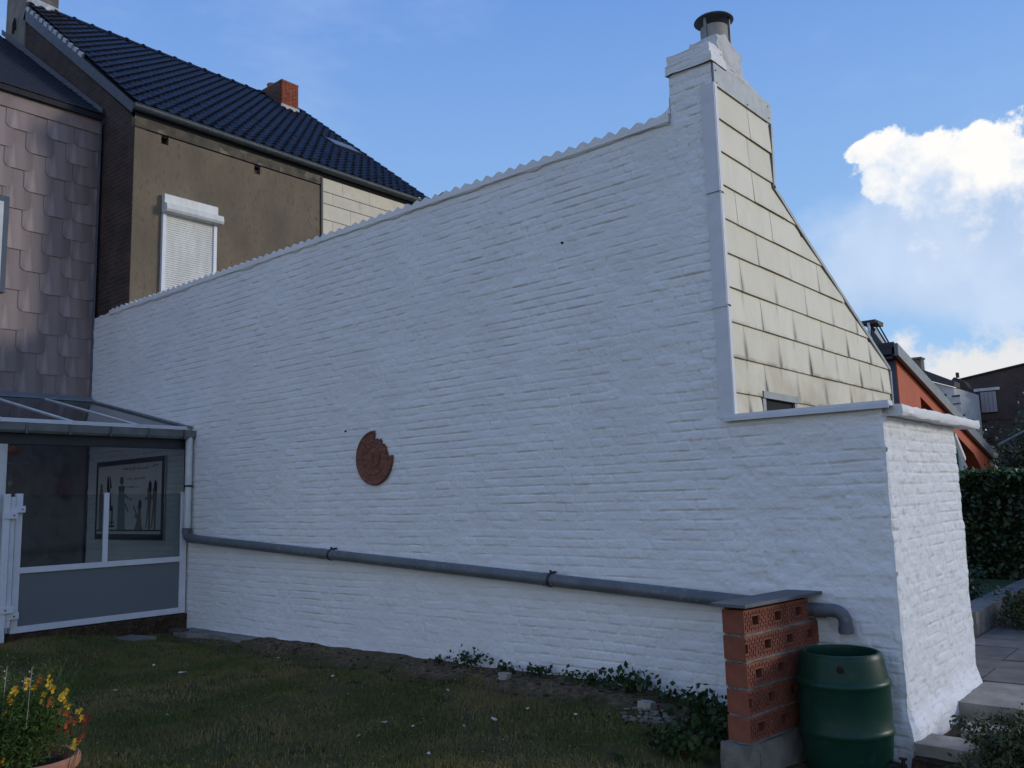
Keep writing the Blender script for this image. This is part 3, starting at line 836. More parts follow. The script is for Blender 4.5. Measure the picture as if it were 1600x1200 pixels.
obj('groove', MB().box(XB - .1, XB - .015, YW + .05, 10.235, 7.95, 8.0), DARK, BH)
obj('brick_side_wall', MB().prism([(XB - .002, YW + .045, 4.7), (XB - .002, YW + .045, 8.28), (-18.4, YW + .045, 11.95), (-23.4, YW + .045, 8.0), (-23.4, YW + .045, 4.7)], (0, .2, 0)), BRDARK, BH)
mb = MB().box(XB - .25, XB - .03, 10.235, 13.0, 4.5, 8.3); obj('wall', mb, DARK, BH)
obj('corner_trim', MB().box(XB - .03, XB + .03, 10.21, 10.25, 4.5, 8.15), ANTH, BH)
# cream panels right of the render
rowz = [8.22, 7.875, 7.63, 7.30, 6.97, 6.64, 6.3, 5.9, 5.5, 5.0]
for k in range(9):
    y = 10.258 - (.45 if k in (1, 3, 5, 7) else .15 * (k % 3 == 0) * 0)
    if k == 0: y = 10.258 - .20
    while y < 13.0:
        a_, b_ = max(y, 10.258), min(y + .70, 13.0)
        if b_ - a_ > .02:
            obj('panel', MB().prism([(XB + .012, a_ + .003, rowz[k + 1] + .006), (XB + .012, b_ - .003, rowz[k + 1] + .006), (XB, b_ - .003, rowz[k] - .003), (XB, a_ + .003, rowz[k] - .003)], (-.012, 0, 0)), CREAM2, BH)
        y += .70
# gutter and roof
mb = MB(); n = 10
for y in (6.34, 13.12):
    for k in range(n + 1):
        th = math.pi + math.pi * k / n
        mb.v.append((XB + .10 + .075 * math.cos(th), y, 8.315 + .085 * math.sin(th)))
    for k in range(n, -1, -1):
        th = math.pi + math.pi * k / n
        mb.v.append((XB + .10 + .069 * math.cos(th), y, 8.318 + .079 * math.sin(th)))
m_ = 2 * (n + 1)
for k in range(m_): mb.f.append((k, (k + 1) % m_, m_ + (k + 1) % m_, m_ + k))
mb.f.append(tuple(range(m_))[::-1]); mb.f.append(tuple(range(m_, 2 * m_)))
mb.tube([(XB + .178, 6.34, 8.318), (XB + .178, 13.12, 8.318)], .010, 6)
obj('gutter', mb, GUTTER, BH, autosm=40)
obj('soffit', MB().box(XB - .05, XB + .03, 6.42, 13.1, 8.27, 8.33), DARK, BH)
E0 = Vector((XB + .14, 0, 8.335)); RD = Vector((-18.4, 0, 12.24)); SL = (RD - E0); SLN = SL.length; sdir = SL.normalized(); snor = Vector((-sdir.z, 0, sdir.x)); snor = snor if snor.z > 0 else -snor
obj('roof_deck', MB().prism([(E0.x - .05, 6.42, E0.z - .03), (RD.x, 6.42, RD.z - .05), (-23.4, 6.42, 8.1), (-23.2, 6.42, 7.9), (RD.x, 6.42, RD.z - .35), (E0.x - .15, 6.42, E0.z - .2)], (0, 6.6, 0)), DARK, BH)
TW, TL = .2105, .31
def tile_mesh():
    mb = MB(); n = 8; prof = []
    for i in range(n + 1):
        t_ = i / n; y = t_ * (TW + .012)
        z = .038 * math.exp(-((t_ - .28) / .17) ** 2) - .006 * math.sin(math.pi * max(0, (t_ - .5) / .5)) + .010 * (t_ > .95)
        prof.append((y, z))
    L_ = TL + .04
    rows = [(0, -.012), (0, .026), (L_ * .12, .024), (L_, -.004)]
    for d, e in rows:
        for y, z in prof: mb.v.append((d, y, z + e if d else z + e))
    k = n + 1
    for r_ in range(len(rows) - 1):
        for i in range(n): mb.f.append((r_ * k + i, r_ * k + i + 1, (r_ + 1) * k + i + 1, (r_ + 1) * k + i))
    return mb
tm_ = mesh('roof_tile', tile_mesh(), TILE, True)
try: tm_.set_sharp_from_angle(angle=R(50))
except Exception: pass
rotm = Matrix((sdir, Vector((0, 1, 0)), snor)).transposed().to_4x4()
nrow = int(SLN / TL) + 1; ncol = int(6.70 / TW) + 1
tl = []
for r_ in range(nrow):
    for c_ in range(ncol):
        d = r_ * TL
        if d > SLN - .1: continue
        y = 6.40 + c_ * TW
        p = Vector((E0.x, y, E0.z)) + sdir * d + snor * .012
        # skylight and chimney openings
        if -15.95 < p.x < -15.2 and 12.0 < y + .1 < 12.85: continue
        tl.append(p)
def shown(p):
    v = p - CAM; return -(v.normalized().dot(snor)) / v.length_squared
tl.sort(key=lambda p: -shown(p))
restv = MB(); tmb = tile_mesh(); off = org(BH)
for k, p in enumerate(tl):
    rj = Matrix.Rotation(random.uniform(-.012, .012), 4, 'Z')
    if k < 300:
        o = bpy.data.objects.new('roof_tile', tm_); COL.objects.link(o); o.parent = BH
        mm_ = rotm.copy(); o.matrix_local = Matrix.Translation(p - off + snor * random.uniform(-.003, .004)) @ (mm_ @ rj)
    else:
        restv.add([Vector(p) + (rotm @ rj) @ Vector(v) for v in tmb.v], tmb.f)
o = obj('roof_tiles', restv, TILE, BH, smooth=True, kind='stuff')
try: o.data.set_sharp_from_angle(angle=R(50))
except Exception: pass
# ridge tiles
mb = MB(); n = 8; k = n + 1
for (d, r_) in ((0, .125), (.04, .125), (.041, .105), (.40, .10)):
    for i in range(n + 1):
        th = math.pi * i / n; mb.v.append((r_ * math.cos(th), d, r_ * math.sin(th) * .9))
for q in range(3):
    for i in range(n): mb.f.append((q * k + i, q * k + i + 1, (q + 1) * k + i + 1, (q + 1) * k + i))
mb.f.append(tuple(range(k)))
rme = mesh('ridge_tile', mb, TILE, True)
y = 6.95
while y < 13.0:
    inst('ridge_tile', rme, BH, (RD.x, y, RD.z - .02), (random.uniform(-.01, .01), 0, 0)); y += .385
# far verge tiles
y = 13.05
for r_ in range(nrow - 1):
    p = Vector((E0.x, 13.1, E0.z)) + sdir * (r_ * TL)
    obj('verge_tile', MB().prism([p + snor * .075, p + snor * .02 + Vector((0, 0, -.06)), p + sdir * .34 + snor * .0 + Vector((0, 0, -.03)), p + sdir * .34 + snor * .05], (0, .03, 0)).prism([p + snor * .045 + Vector((0, -.10, 0)), p + snor * .075, p + sdir * .34 + snor * .05, p + sdir * .34 + snor * .03 + Vector((0, -.10, 0))], -snor * .015), TILE, BH)
# near verge: barge board with pale mortar teeth on its upper half
g0 = Vector((XB + .06, YW + .0, 8.36)); g1 = Vector((-18.36, YW + .0, 12.06))
gd = (g1 - g0).normalized(); gn = Vector((-gd.z, 0, gd.x)); gn = gn if gn.z > 0 else -gn
obj('barge_board', MB().prism([g0 - gn * .16, g0 - gn * .01 , g1 + gn * .02, g1 - gn * .20], (0, .03, 0)), BARGE, BH)
Lg = (g1 - g0).length; k = 0; d = Lg * .43
while d < Lg - .1:
    p = g0 + gd * d
    obj('verge_mortar', MB().prism([p + gn * .0 + Vector((0, -.012, 0)), p + gn * .09 + Vector((0, -.012, 0)), p + gd * .17 + gn * .08 + Vector((0, -.012, 0)), p + gd * .2 + Vector((0, -.012, 0))], (0, .05, 0)), VERGE, BH); d += .30
# skylight in the roof
pc = Vector((E0.x, 12.0, E0.z)) + sdir * 2.45
T = Matrix.Translation(pc) @ rotm
sk = obj('roof_window', MB().box(.1, .66, 0, .84, .02, .075, T), ANTH, BH)
obj('pane', MB().box(.16, .60, .06, .78, .075, .08, T), RAKE, sk)
# big end chimney
c1 = obj('chimney', MB().box(-19.42, -18.36, YW + .03, 7.02, 10.9, 14.0), BRGREY, BH)
obj('render_face', MB().box(-19.43, -18.36, YW - .0, YW + .028, 11.2, 14.0), M('grey chimney render', (.24, .21, .175), (.17, .15, .125), scale=5, bump=1), c1)
obj('flashing', MB().prism([(-18.352, YW + .02, 12.18), (-18.352, 7.06, 12.18), (-18.352, 7.06, 12.35), (-18.352, YW + .02, 12.40)], (-.012, 0, 0)), VERGE, c1)
obj('iron_bracket', MB().tube([(-18.95, YW - .02, 11.75), (-18.93, YW - .03, 11.95), (-18.86, YW - .03, 12.05), (-18.84, YW - .02, 11.8)], .02, 6), DARK, c1)
# small orange chimney at the far end, bricks laid one by one
c2 = obj('chimney', MB().box(-18.75, -17.62, 12.14, 12.62, 11.3, 12.30), BRDARK, BH)
OBR = M('orange red brick', (.34, .085, .035), (.24, .06, .03), scale=8, rough=.9, bump=.6, rand=.15)
nr = 12
for r_ in range(nr):
    z = 11.76 + r_ * .0535
    ys_ = [12.13] + [v for v in (12.13 + (.12 if r_ % 2 else .21) + .21 * i for i in range(3)) if v < 12.6] + [12.63]
    for a_, b_ in zip(ys_[:-1], ys_[1:]): obj('brick', MB().box(-17.66, -17.598, a_ + .006, b_ - .006, z + .004, z + .050), OBR, c2)
for r_ in range(0): pass
obj('side_brickwork', MB().box(-18.75, -17.665, 12.125, 12.139, 11.5, 12.38), brickmat('shade toned red brick', (.15, .05, .035), (.10, .04, .03), (.13, .11, .1), 3), c2)  # darker red paints the shade of this side face into the brick
obj('cap', MB().box(-18.76, -17.60, 12.12, 12.64, 12.385, 12.41), CONC, c2)
obj('flashing', MB().box(-17.64, -17.585, 12.11, 12.65, 11.55, 11.755), ZINC, c2)
mb = MB(); mb.lathe([(.12, 12.38), (.12, 12.56), (.135, 12.58), (.135, 12.62), (.10, 12.62), (.10, 12.4)], (-18.40, 12.38, 0), 18); obj('chimney_pot', mb, POT, c2, smooth=True)
# roller shutter
sh = obj('roller_shutter', MB().box(XB + .0, XB + .03, 6.99, 7.87, 4.8, 6.62), SHUT, BH)
mb = MB(); z = 4.8
while z < 6.60:
    mb.prism([(XB + .03, 6.99, z + .001), (XB + .040, 6.99, z + .012), (XB + .040, 6.99, z + .028), (XB + .03, 6.99, z + .036)], (0, .88, 0)); z += .0385
obj('shutter_slats', mb, SHUT, sh, kind='stuff')
obj('guide_rail', MB().box(XB, XB + .06, 6.93, 6.99, 4.8, 6.62), FRAMEW, sh); obj('guide_rail', MB().box(XB, XB + .06, 7.87, 7.93, 4.8, 6.62), FRAMEW, sh)
obj('shutter_box', MB().prism([(XB, 6.93, 6.60), (XB + .17, 6.93, 6.62), (XB + .19, 6.93, 6.66), (XB + .17, 6.93, 6.76), (XB, 6.93, 6.79)], (0, 1.06, 0)), SHUT, sh)
obj('upper_box', MB().box(XB, XB + .10, 6.93, 7.92, 6.78, 6.93), SHUT, sh)

# ================================================================== PURPLE SLATE HOUSE
XS = -14.62
PH = thing('slate_clad_house', 'neighbouring house wall clad in large purple brown slates beside the brown house', 'building', (-17, 4.5, 0))
obj('wall', MB().box(-21, XS - .03, 1.0, 6.36, -.3, 8.42), DARK, PH)
obj('eaves_panel', MB().box(XS - .03, XS + .035, 4.0, 6.362, 8.16, 8.47), PURPLE2, PH)
obj('edge_trim', MB().box(XS - .03, XS + .040, 6.345, 6.375, 2.9, 8.47), BARGE, PH)
obj('corner_post', MB().box(XS - .03, XS + .045, 6.335, 6.385, -.2, 2.9), ANTH, PH)
def slate_big(mat):
    mb = MB(); w2, h_, c_ = .215, .72, .055
    pts = [(-w2, h_), (-w2, c_), (-w2 + c_, 0), (w2 - c_, 0), (w2, c_), (w2, h_)]
    f = [(.026 - .020 * z / h_, y, z) for y, z in pts]; b = [(x - .009, y, z) for x, y, z in f]
    n = 6; mb.add(f + b, [tuple(range(n)), tuple(range(2 * n - 1, n - 1, -1))] + [(i, i + n, (i + 1) % n + n, (i + 1) % n) for i in range(n)])
    return mesh('slate', mb, mat)

sm = slate_big(PURPLE); sm2 = slate_big(PURPLE2)
row = 0; z = 8.16 - .33
while z > .1:
    y = 6.27 - (.312 if row % 2 else 0) + .06
    while y > 3.2:
        if not (y < 5.05 and 5.0 < z + .35 < 7.1 and False):
            if y + .215 > 6.36:
                pass
            o = inst('slate', sm if z > 3.1 else sm2, PH, (XS + .001 * (row % 2), min(y, 6.145) if y + .215 > 6.36 else y, z + random.uniform(-.006, .006)), (random.uniform(-.006, .006), 0, 0))
        y -= .624
    z -= .33; row += 1
# window at the left edge
pw = obj('window', MB().box(XS + .03, XS + .08, 3.4, 4.96, 5.1, 6.66), BLUEGREY, PH)
obj('pane', MB().box(XS + .08, XS + .086, 3.5, 4.88, 5.2, 6.56), LAMPW, pw)
# its roof behind
obj('roof', MB().prism([(XS + .10, 1.0, 8.40), (XS + .10, 6.37, 8.40), (-19.9, 6.37, 11.95), (-19.9, 1.0, 11.95)], (0, 0, .10)), SLATEROOF, PH)
for k in range(22):
    p = Vector((XS + .10, 0, 8.52)) + Vector((-5.0, 0, 3.36)) * (k / 22)
    obj('slate_course', MB().box(p.x - .26, p.x, 1.0, 6.365, p.z - .01, p.z + .015, None), SLATEROOF, PH) if False else None
mb = MB()
for k in range(24):
    t0 = k / 24; p = Vector((XS + .12, 0, 8.50)) + Vector((-5.27, 0, 3.55)) * t0; q = p + Vector((-5.27, 0, 3.55)) * (1 / 24)
    y = 2.0 + (k % 2) * .15
    while y < 6.3:
        y2 = min(y + .295, 6.36); e = random.uniform(0, .006)
        mb.add([(p.x, y, p.z + .02 + e), (p.x, y2, p.z + .02 + e), (q.x, y2, q.z + .004), (q.x, y, q.z + .004), (p.x, y, p.z), (p.x, y2, p.z)], [(0, 1, 2, 3), (4, 5, 1, 0), (1, 5, 2), (0, 3, 4)]); y += .30
obj('roof_slates', mb, SLATEROOF, PH, kind='stuff')
obj('abutment_flashing', MB().prism([(XS + .05, 6.355, 8.52), (-19.6, 6.355, 11.98), (-19.6, 6.355, 12.10), (XS + .05, 6.355, 8.64)], (0, .02, 0)), BARGE, PH)

# ================================================================== GLASS VERANDA
VE = thing('glass_veranda', 'lean-to glass veranda with grey gutter and white framed screen in the corner', 'veranda', (-12.9, 5, 0))
def rz(x): return 3.46 + (x + 14.6) / 3.25 * (-.68)
for a_, b_ in ((2.2, 3.06), (3.10, 3.88), (3.92, 4.72), (4.78, 5.57), (5.63, 6.36)):
    obj('roof_pane', MB().prism([(XS + .05, a_, rz(XS)), (-11.36, a_, rz(-11.36)), (-11.36, b_, rz(-11.36)), (XS + .05, b_, rz(XS))], (0, 0, .016)), ROOFGL, VE)
for y in (3.08, 3.90, 4.75, 5.60):
    obj('glazing_bar', MB().prism([(XS + .05, y - .022, rz(XS) + .017), (-11.34, y - .022, rz(-11.34) + .017), (-11.34, y + .022, rz(-11.34) + .017), (XS + .05, y + .022, rz(XS) + .017)], (0, 0, .014)), PIPEW, VE)
obj('eaves_bar', MB().box(-11.42, -11.35, 2.2, 6.36, 2.765, 2.815), FRAMEW, VE)
obj('wall_flashing', MB().prism([(XS + .03, 2.2, 3.50), (XS + .18, 2.2, 3.46), (XS + .18, 2.2, 3.475), (XS + .03, 2.2, 3.56)], (0, 4.16, 0)), ZINC, VE)
obj('side_flashing', MB().prism([(XS + .05, 6.30, rz(XS) + .02), (-11.3, 6.30, rz(-11.3) + .02), (-11.3, 6.30, rz(-11.3) + .045), (XS + .05, 6.30, rz(XS) + .045)], (0, .06, 0)), ZINC, VE)
VG = M('grey veranda gutter', (.17, .18, .17), (.12, .13, .125), scale=6, rough=.5)
mb = MB(); prof = [(-.075, .04), (-.07, -.045), (-.03, -.07), (.045, -.07), (.07, -.04), (.08, .045), (.072, .045), (.06, -.035), (-.06, -.035), (-.066, .04)]
for y in (2.2, 6.43):
    for dx, dz_ in prof: mb.v.append((-11.29 + dx, y, 2.70 + dz_))
k = len(prof)
for i in range(k): mb.f.append((i, (i + 1) % k, k + (i + 1) % k, k + i))
mb.f.append(tuple(range(k))); mb.f.append(tuple(range(k, 2 * k))[::-1])
obj('gutter', mb, VG, VE)
for y in (2.6, 3.1, 3.62, 4.13, 4.64, 5.15, 5.66, 6.17):
    obj('gutter_bracket', MB().box(-11.375, -11.203, y, y + .028, 2.622, 2.752), GUTTER, VE)
obj('eaves_beam', MB().box(-11.47, -11.36, 2.2, 6.35, 2.50, 2.70), ANTH, VE)
obj('post', MB().box(-11.47, -11.37, 3.90, 4.0, .2, 2.5), LAMPW, VE)
for y in (4.0, 6.34): obj('dark_jamb', MB().box(-11.46, -11.43, y - .01, y + .02, .2, 2.5), ANTH, VE)
obj('glass_screen', MB().box(-11.452, -11.446, 4.02, 6.33, .95, 2.5), GLASS, VE)
obj('floor', MB().box(XS, -11.48, 2.2, 6.38, -.2, .16), FLOORM, VE)
obj('plinth', MB().box(-11.48, -11.36, 2.2, 6.37, -.2, .235), SOIL, VE)
def bar(n_, *a_): return obj(n_, MB().box(*a_), FRAMEW, SC, bevel=.004)
SC = thing('white_metal_gate', 'white metal gate screen with frosted lower panel standing before the veranda', 'gate', (-11.38, 5.2, .2))
bar('frame_post', -11.42, -11.36, 4.12, 4.20, .25, 1.90); bar('frame_post', -11.42, -11.36, 6.25, 6.335, .25, 1.90)
bar('middle_upright', -11.42, -11.37, 5.185, 5.25, 1.015, 1.90)
bar('middle_rail', -11.418, -11.362, 4.20, 6.25, .945, 1.015); bar('bottom_rail', -11.418, -11.362, 4.20, 6.25, .25, .325)
obj('frosted_panel', MB().box(-11.395, -11.388, 4.20, 6.25, .325, .945), FROST, SC)
obj('clear_panel', MB().box(-11.395, -11.390, 4.20, 5.185, 1.015, 1.88), GLASS, SC); obj('clear_panel', MB().box(-11.395, -11.390, 5.25, 6.25, 1.015, 1.88), GLASS, SC)
SC = thing('folded_gate_leaf', 'folded white gate leaf with narrow uprights at the left edge of the photo', 'gate', (-11.30, 4.0, .2))
bar('upright', -11.36, -11.31, 4.045, 4.10, .33, 1.86); bar('upright', -11.33, -11.27, 3.965, 4.03, .17, 1.895); bar('upright', -11.33, -11.27, 3.72, 3.78, .2, 1.895)
bar('hinge', -11.31, -11.255, 3.955, 4.11, 1.60, 1.68); bar('hinge', -11.35, -11.30, 4.04, 4.21, 1.67, 1.75); bar('hinge', -11.31, -11.255, 3.955, 4.11, .50, .58); bar('hinge', -11.35, -11.30, 4.04, 4.19, .42, .50)
mb = MB()
for y, z in ((4.07, 1.64), (4.16, 1.71), (4.02, .54), (4.12, .46)): mb.box(-11.256, -11.250, y - .008, y + .008, z - .008, z + .008)
obj('bolt', mb, DARK, SC)
# table dimly seen behind the frosted panel
TB = thing('garden_table', 'small pale side table seen faintly through the frosted panel', 'table', (-12.0, 4.6, .16))
obj('tabletop', MB().box(-12.25, -11.75, 4.35, 4.85, .70, .73), LAMPW, TB)
for x, y in ((-12.2, 4.4), (-11.8, 4.4), (-12.2, 4.8), (-11.8, 4.8)): obj('leg', MB().box(x - .02, x + .02, y - .02, y + .02, .16, .70), LAMPW, TB)
# hanging ornament
HO = thing('hanging_ornament', 'orange glass pot hanging on cords over a bar inside the veranda', 'ornament', (-13, 4.65, 2.55))
mb = MB(); mb.lathe([(.02, -.06), (.075, -.05), (.095, 0), (.08, .05), (.05, .07), (.06, .085)], (-13, 4.65, 2.52), 20); obj('pot', mb, M('orange glass', (.45, .10, .03), rough=.3), HO, smooth=True)
obj('crossbar', MB().tube([(-13, 4.47, 2.36), (-13, 4.84, 2.35)], .012, 8), STONE, HO)
obj('cord', MB().tube([(-13, 4.50, 2.36), (-13, 4.60, 2.90)], .004, 5).tube([(-13, 4.81, 2.35), (-13, 4.70, 2.90)], .004, 5).tube([(-13, 4.64, 2.34), (-13, 4.63, 2.10)], .004, 5), STONE, HO)
obj('pendant', MB().lathe([(.001, -.05), (.025, -.02), (.03, .02), (.001, .05)], (-13, 4.63, 2.07), 10), STONE, HO, smooth=True)
# picture on the wall inside
PC = thing('egyptian_style_picture', 'dark bordered egyptian style figure picture on the white wall behind the veranda glass', 'picture', (-13.1, 6.33, 1.8))
PX0, PX1, PZ0, PZ1, PY = -14.19, -12.01, 1.225, 2.445, 6.335
obj('sheet', MB().box(PX0, PX1, PY, PY + .012, PZ0, PZ1), PAPER, PC)
obj('border', MB().box(PX0, PX1, PY - .006, PY - .001, PZ1 - .075, PZ1).box(PX0, PX1, PY - .006, PY - .001, PZ0, PZ0 + .085).box(PX0, PX0 + .055, PY - .006, PY - .001, PZ0 + .085, PZ1 - .075).box(PX1 - .075, PX1, PY - .006, PY - .001, PZ0 + .085, PZ1 - .075), PINK, PC)
obj('base_line', MB().box(PX0 + .055, PX1 - .075, PY - .005, PY - .001, PZ0 + .125, PZ0 + .15), PINK, PC)
def flat(pts, w_=.001):    # strip polygon in picture coordinates (0..1)
    return [(PX0 + (PX1 - PX0) * u, PY - .002 - w_, PZ0 + (PZ1 - PZ0) * v) for u, v in pts]
def figs(name, mat, polys, w_=.001):
    mb = MB()
    for p in polys: mb.prism(flat(p, w_)[::-1], (0, -.0015, 0))
    return obj(name, mb, mat, PC)
def circ(u, v, r_, n=12, ry=None): return [(u + r_ * math.cos(2 * math.pi * i / n), v + (ry or r_ * 1.8) * math.sin(2 * math.pi * i / n)) for i in range(n)]
figs('seated_figure', PBLACK, [[(.175, .80), (.195, .80), (.215, .64), (.17, .64)], [(.205, .82), (.22, .80), (.25, .65), (.225, .65)], circ(.20, .62, .022), [(.165, .59), (.235, .59), (.25, .40), (.17, .40)], [(.19, .42), (.275, .42), (.275, .36), (.19, .36)], [(.255, .40), (.275, .40), (.275, .15), (.255, .15)], [(.20, .38), (.22, .38), (.22, .15), (.20, .15)]])
figs('throne', PBLACK, [[(.175, .22), (.30, .22), (.30, .205), (.175, .205)], [(.175, .18), (.31, .18), (.31, .155), (.175, .155)]], .003)
figs('standing_figure', PBLUE, [[(.355, .60), (.44, .60), (.46, .12), (.345, .12)]])
figs('standing_head', PGREEN, [circ(.40, .735, .03), [(.35, .67), (.45, .67), (.44, .60), (.36, .60)], [(.345, .13), (.48, .13), (.48, .10), (.345, .10)]], .003)
figs('arm', PSKIN, [[(.45, .57), (.53, .50), (.56, .52), (.55, .48), (.45, .53)], [(.45, .43), (.50, .34), (.51, .36), (.46, .46)], [(.42, .56), (.44, .58), (.44, .5), (.42, .5)]], .003)
figs('left_figure', PSKIN, [circ(.085, .68, .02), [(.06, .65), (.11, .65), (.12, .45), (.06, .45)]])
figs('left_robe', PBLUE, [[(.06, .45), (.12, .45), (.13, .12), (.06, .12)]])
figs('kneeling_figure', PSKIN, [[(.64, .42), (.68, .42), (.70, .20), (.72, .12), (.60, .12), (.64, .25), (.60, .28), (.61, .31), (.65, .30)], [(.57, .42), (.585, .42), (.64, .30), (.63, .28)]])
figs('kneeling_hair', PBLACK, [circ(.675, .43, .022, ry=.06)], .003)
for u0 in (.80, .875):
    figs('standing_woman', PSKIN, [[(u0 - .03, .62), (u0 + .03, .62), (u0 + .025, .42), (u0 + .02, .12), (u0 - .005, .12), (u0, .38), (u0 - .03, .14), (u0 - .045, .14), (u0 - .02, .42)], [(u0 - .06, .50), (u0 - .02, .53), (u0 - .02, .50), (u0 - .06, .475)]])
    figs('hair', PBLACK, [circ(u0 + .01, .64, .022, ry=.075)], .003)
# rows of small written signs
mb = MB(); rr = random.Random(5)
for (u0, u1, v) in ((.42, .78, .86), (.82, .90, .875), (.46, .74, .735), (.47, .66, .63)):
    u = u0
    while u < u1:
        h_ = rr.uniform(.02, .05); w2 = rr.uniform(.004, .016)
        kind_ = rr.random()
        if kind_ < .4: p = [(u, v), (u + w2 * .4, v), (u + w2 * .4, v + h_), (u, v + h_)]
        elif kind_ < .7: p = [(u, v + .01), (u + w2, v + .01), (u + w2, v + .018), (u, v + .018)]
        else: p = circ(u + w2 / 2, v + .02, w2 / 2, 6)
        mb.prism(flat(p)[::-1], (0, -.001, 0)); u += w2 + .006
obj('written_signs', mb, PBLACK, PC, kind='stuff')

# ================================================================== PIPES
DP = thing('downpipe', 'off white vertical downpipe at the right end of the veranda gutter', 'pipe', (-11.28, 6.3, 0))
obj('upper_length', MB().tube([(-11.275, 6.295, 2.66), (-11.275, 6.295, 1.98)], .048, 16), PIPEW, DP, autosm=40)
obj('lower_length', MB().tube([(-11.275, 6.295, 1.98), (-11.275, 6.295, 1.36)], .045, 16), PIPEW, DP, autosm=40)
obj('clamp', MB().tube([(-11.275, 6.295, 1.99), (-11.275, 6.295, 1.965)], .053, 16).box(-11.285, -11.265, 6.33, 6.375, 1.965, 1.985), ANTH, DP)
LP = thing('drain_pipe', 'long grey sloping drain pipe fixed along the foot of the white wall', 'pipe', (-7, 6.29, 1))
def pz(x): return 1.262 - .0525 * (x + 11.27)
PYC = 6.29
obj('elbow', MB().tube([(-11.275, PYC, 1.40), (-11.275, PYC, 1.33), (-11.26, PYC, 1.29), (-11.22, PYC, 1.262), (-11.15, PYC, pz(-11.15))], .058, 18).tube([(-11.275, PYC, 1.40), (-11.275, PYC, 1.35)], .064, 18), PIPE, LP, autosm=40)
for a_, b_ in ((-11.15, -8.30), (-8.30, -5.0), (-5.0, -2.62)): obj('pipe_length', MB().tube([(a_, PYC, pz(a_)), (b_, PYC, pz(b_))], .056, 20).tube([(a_, PYC, pz(a_)), (a_ + .09, PYC, pz(a_ + .09))], .0605, 20), PIPE, LP, autosm=40)
for x in (-8.09, -4.92):
    cc_ = obj('pipe_clamp', MB().tube([(x - .014, PYC, pz(x) + .0007), (x + .014, PYC, pz(x) - .0007)], .0645, 20), ANTH, LP)
    obj('clamp_bolt', MB().box(x - .006, x + .006, PYC + .02, 6.37, pz(x) + .055, pz(x) + .075).box(x - .008, x + .008, PYC - .008, PYC + .008, pz(x) + .06, pz(x) + .088), ANTH, cc_)
xe = -2.62
bend = [(xe, PYC, pz(xe))]
for k in range(9):
    th = R(90 * k / 8); bend.append((-2.375 + .085 * math.sin(th), PYC, .735 + .075 * math.cos(th)))
bend.append((-2.288, PYC, .655))
obj('outlet_elbow', MB().tube(bend, .047, 20, caps=False), PIPE, LP, autosm=40)
obj('pipe_collar', MB().tube([(-2.50, PYC, .803), (-2.43, PYC, .805)], .052, 20), PIPE, LP, autosm=40)
obj('outlet_collar', MB().lathe([(.047, .66), (.053, .66), (.053, .70), (.047, .70)], (-2.289, PYC, 0), 20).lathe([(.0001, .668), (.044, .668)], (-2.289, PYC, 0), 16), PIPE, LP, autosm=40)

# ================================================================== TERRACOTTA DISC
TD = thing('terracotta_disc', 'round terracotta sun disc plaque with broken corner hung on the white wall', 'plaque', (-7.405, 6.36, 2.166))
def disc_mesh(r0, r1, nr_, nth, hf, miss):
    mb = MB(); idx = {}
    def vid(i, j):
        j %= nth
        if (i, j) not in idx:
            r_ = r0 + (r1 - r0) * i / nr_; th = 2 * math.pi * j / nth
            idx[(i, j)] = len(mb.v); mb.v.append((-7.405 + r_ * math.cos(th), 6.352 - hf(r_, th), 2.166 + r_ * math.sin(th)))
        return idx[(i, j)]
    fs = []
    for i in range(nr_):
        for j in range(nth):
            r_ = r0 + (r1 - r0) * (i + .5) / nr_; th = 2 * math.pi * (j + .5) / nth
            if miss(r_, math.degrees(th)): continue
            fs.append((vid(i, j), vid(i, j + 1), vid(i + 1, j + 1), vid(i + 1, j)))
    mb.f += fs
    es = {}
    for f in fs:
        for a_, b_ in zip(f, f[1:] + f[:1]): es[(a_, b_)] = 1
    for a_, b_ in list(es):
        if (b_, a_) not in es:
            pa, pb = mb.v[a_], mb.v[b_]; o_ = len(mb.v); mb.v += [(pa[0], 6.372, pa[2]), (pb[0], 6.372, pb[2])]; mb.f.append((b_, a_, o_, o_ + 1))
    return mb
def missing(r_, t_): return (r_ > .205 + .012 * math.sin(t_ * .35)) and (3 < t_ < 88)
def hdisc(r_, th):
    h = .010
    h += .013 * math.exp(-((r_ - .292) / .010) ** 2) + .009 * math.exp(-((r_ - .185) / .008) ** 2) + .009 * math.exp(-((r_ - .125) / .007) ** 2)
    if .20 < r_ < .28: h += .010 * max(0, math.cos(th * 8)) ** 3 - .007 * max(0, math.sin(th * 8 + 1)) ** 6
    if .135 < r_ < .175: h += .009 * (1 if math.cos(th * 14) > .2 else 0)
    h += .0015 * math.sin(r_ * 190 + th * 9) * math.sin(th * 31)
    return h
obj('ring', disc_mesh(.105, .303, 30, 150, hdisc, missing), TERRA, TD, autosm=60)
mb = disc_mesh(.0, .104, 14, 60, lambda r_, t_: .016 + .010 * math.sqrt(max(0, 1 - (r_ / .11) ** 2)), lambda a_, b_: False)
fo = obj('face', mb, TERRA, TD, autosm=60)
mb = MB(); cx, cz = -7.405, 2.166
mb.prism([(cx - .014, 6.33, cz - .015), (cx + .014, 6.33, cz - .015), (cx + .006, 6.333, cz + .045), (cx - .006, 6.333, cz + .045)], (0, -.018, 0)); obj('nose', mb, TERRA, fo)
mb = MB()
for s in (-1, 1): mb.prism([(cx + s * .038 + .017 * math.cos(k * math.pi / 4), 6.335, cz + .03 + .009 * math.sin(k * math.pi / 4)) for k in range(8)], (0, -.012, 0)); mb.tube([(cx + s * .012, 6.322, cz + .05), (cx + s * .035, 6.322, cz + .060), (cx + s * .06, 6.33, cz + .046)], .004, 5)
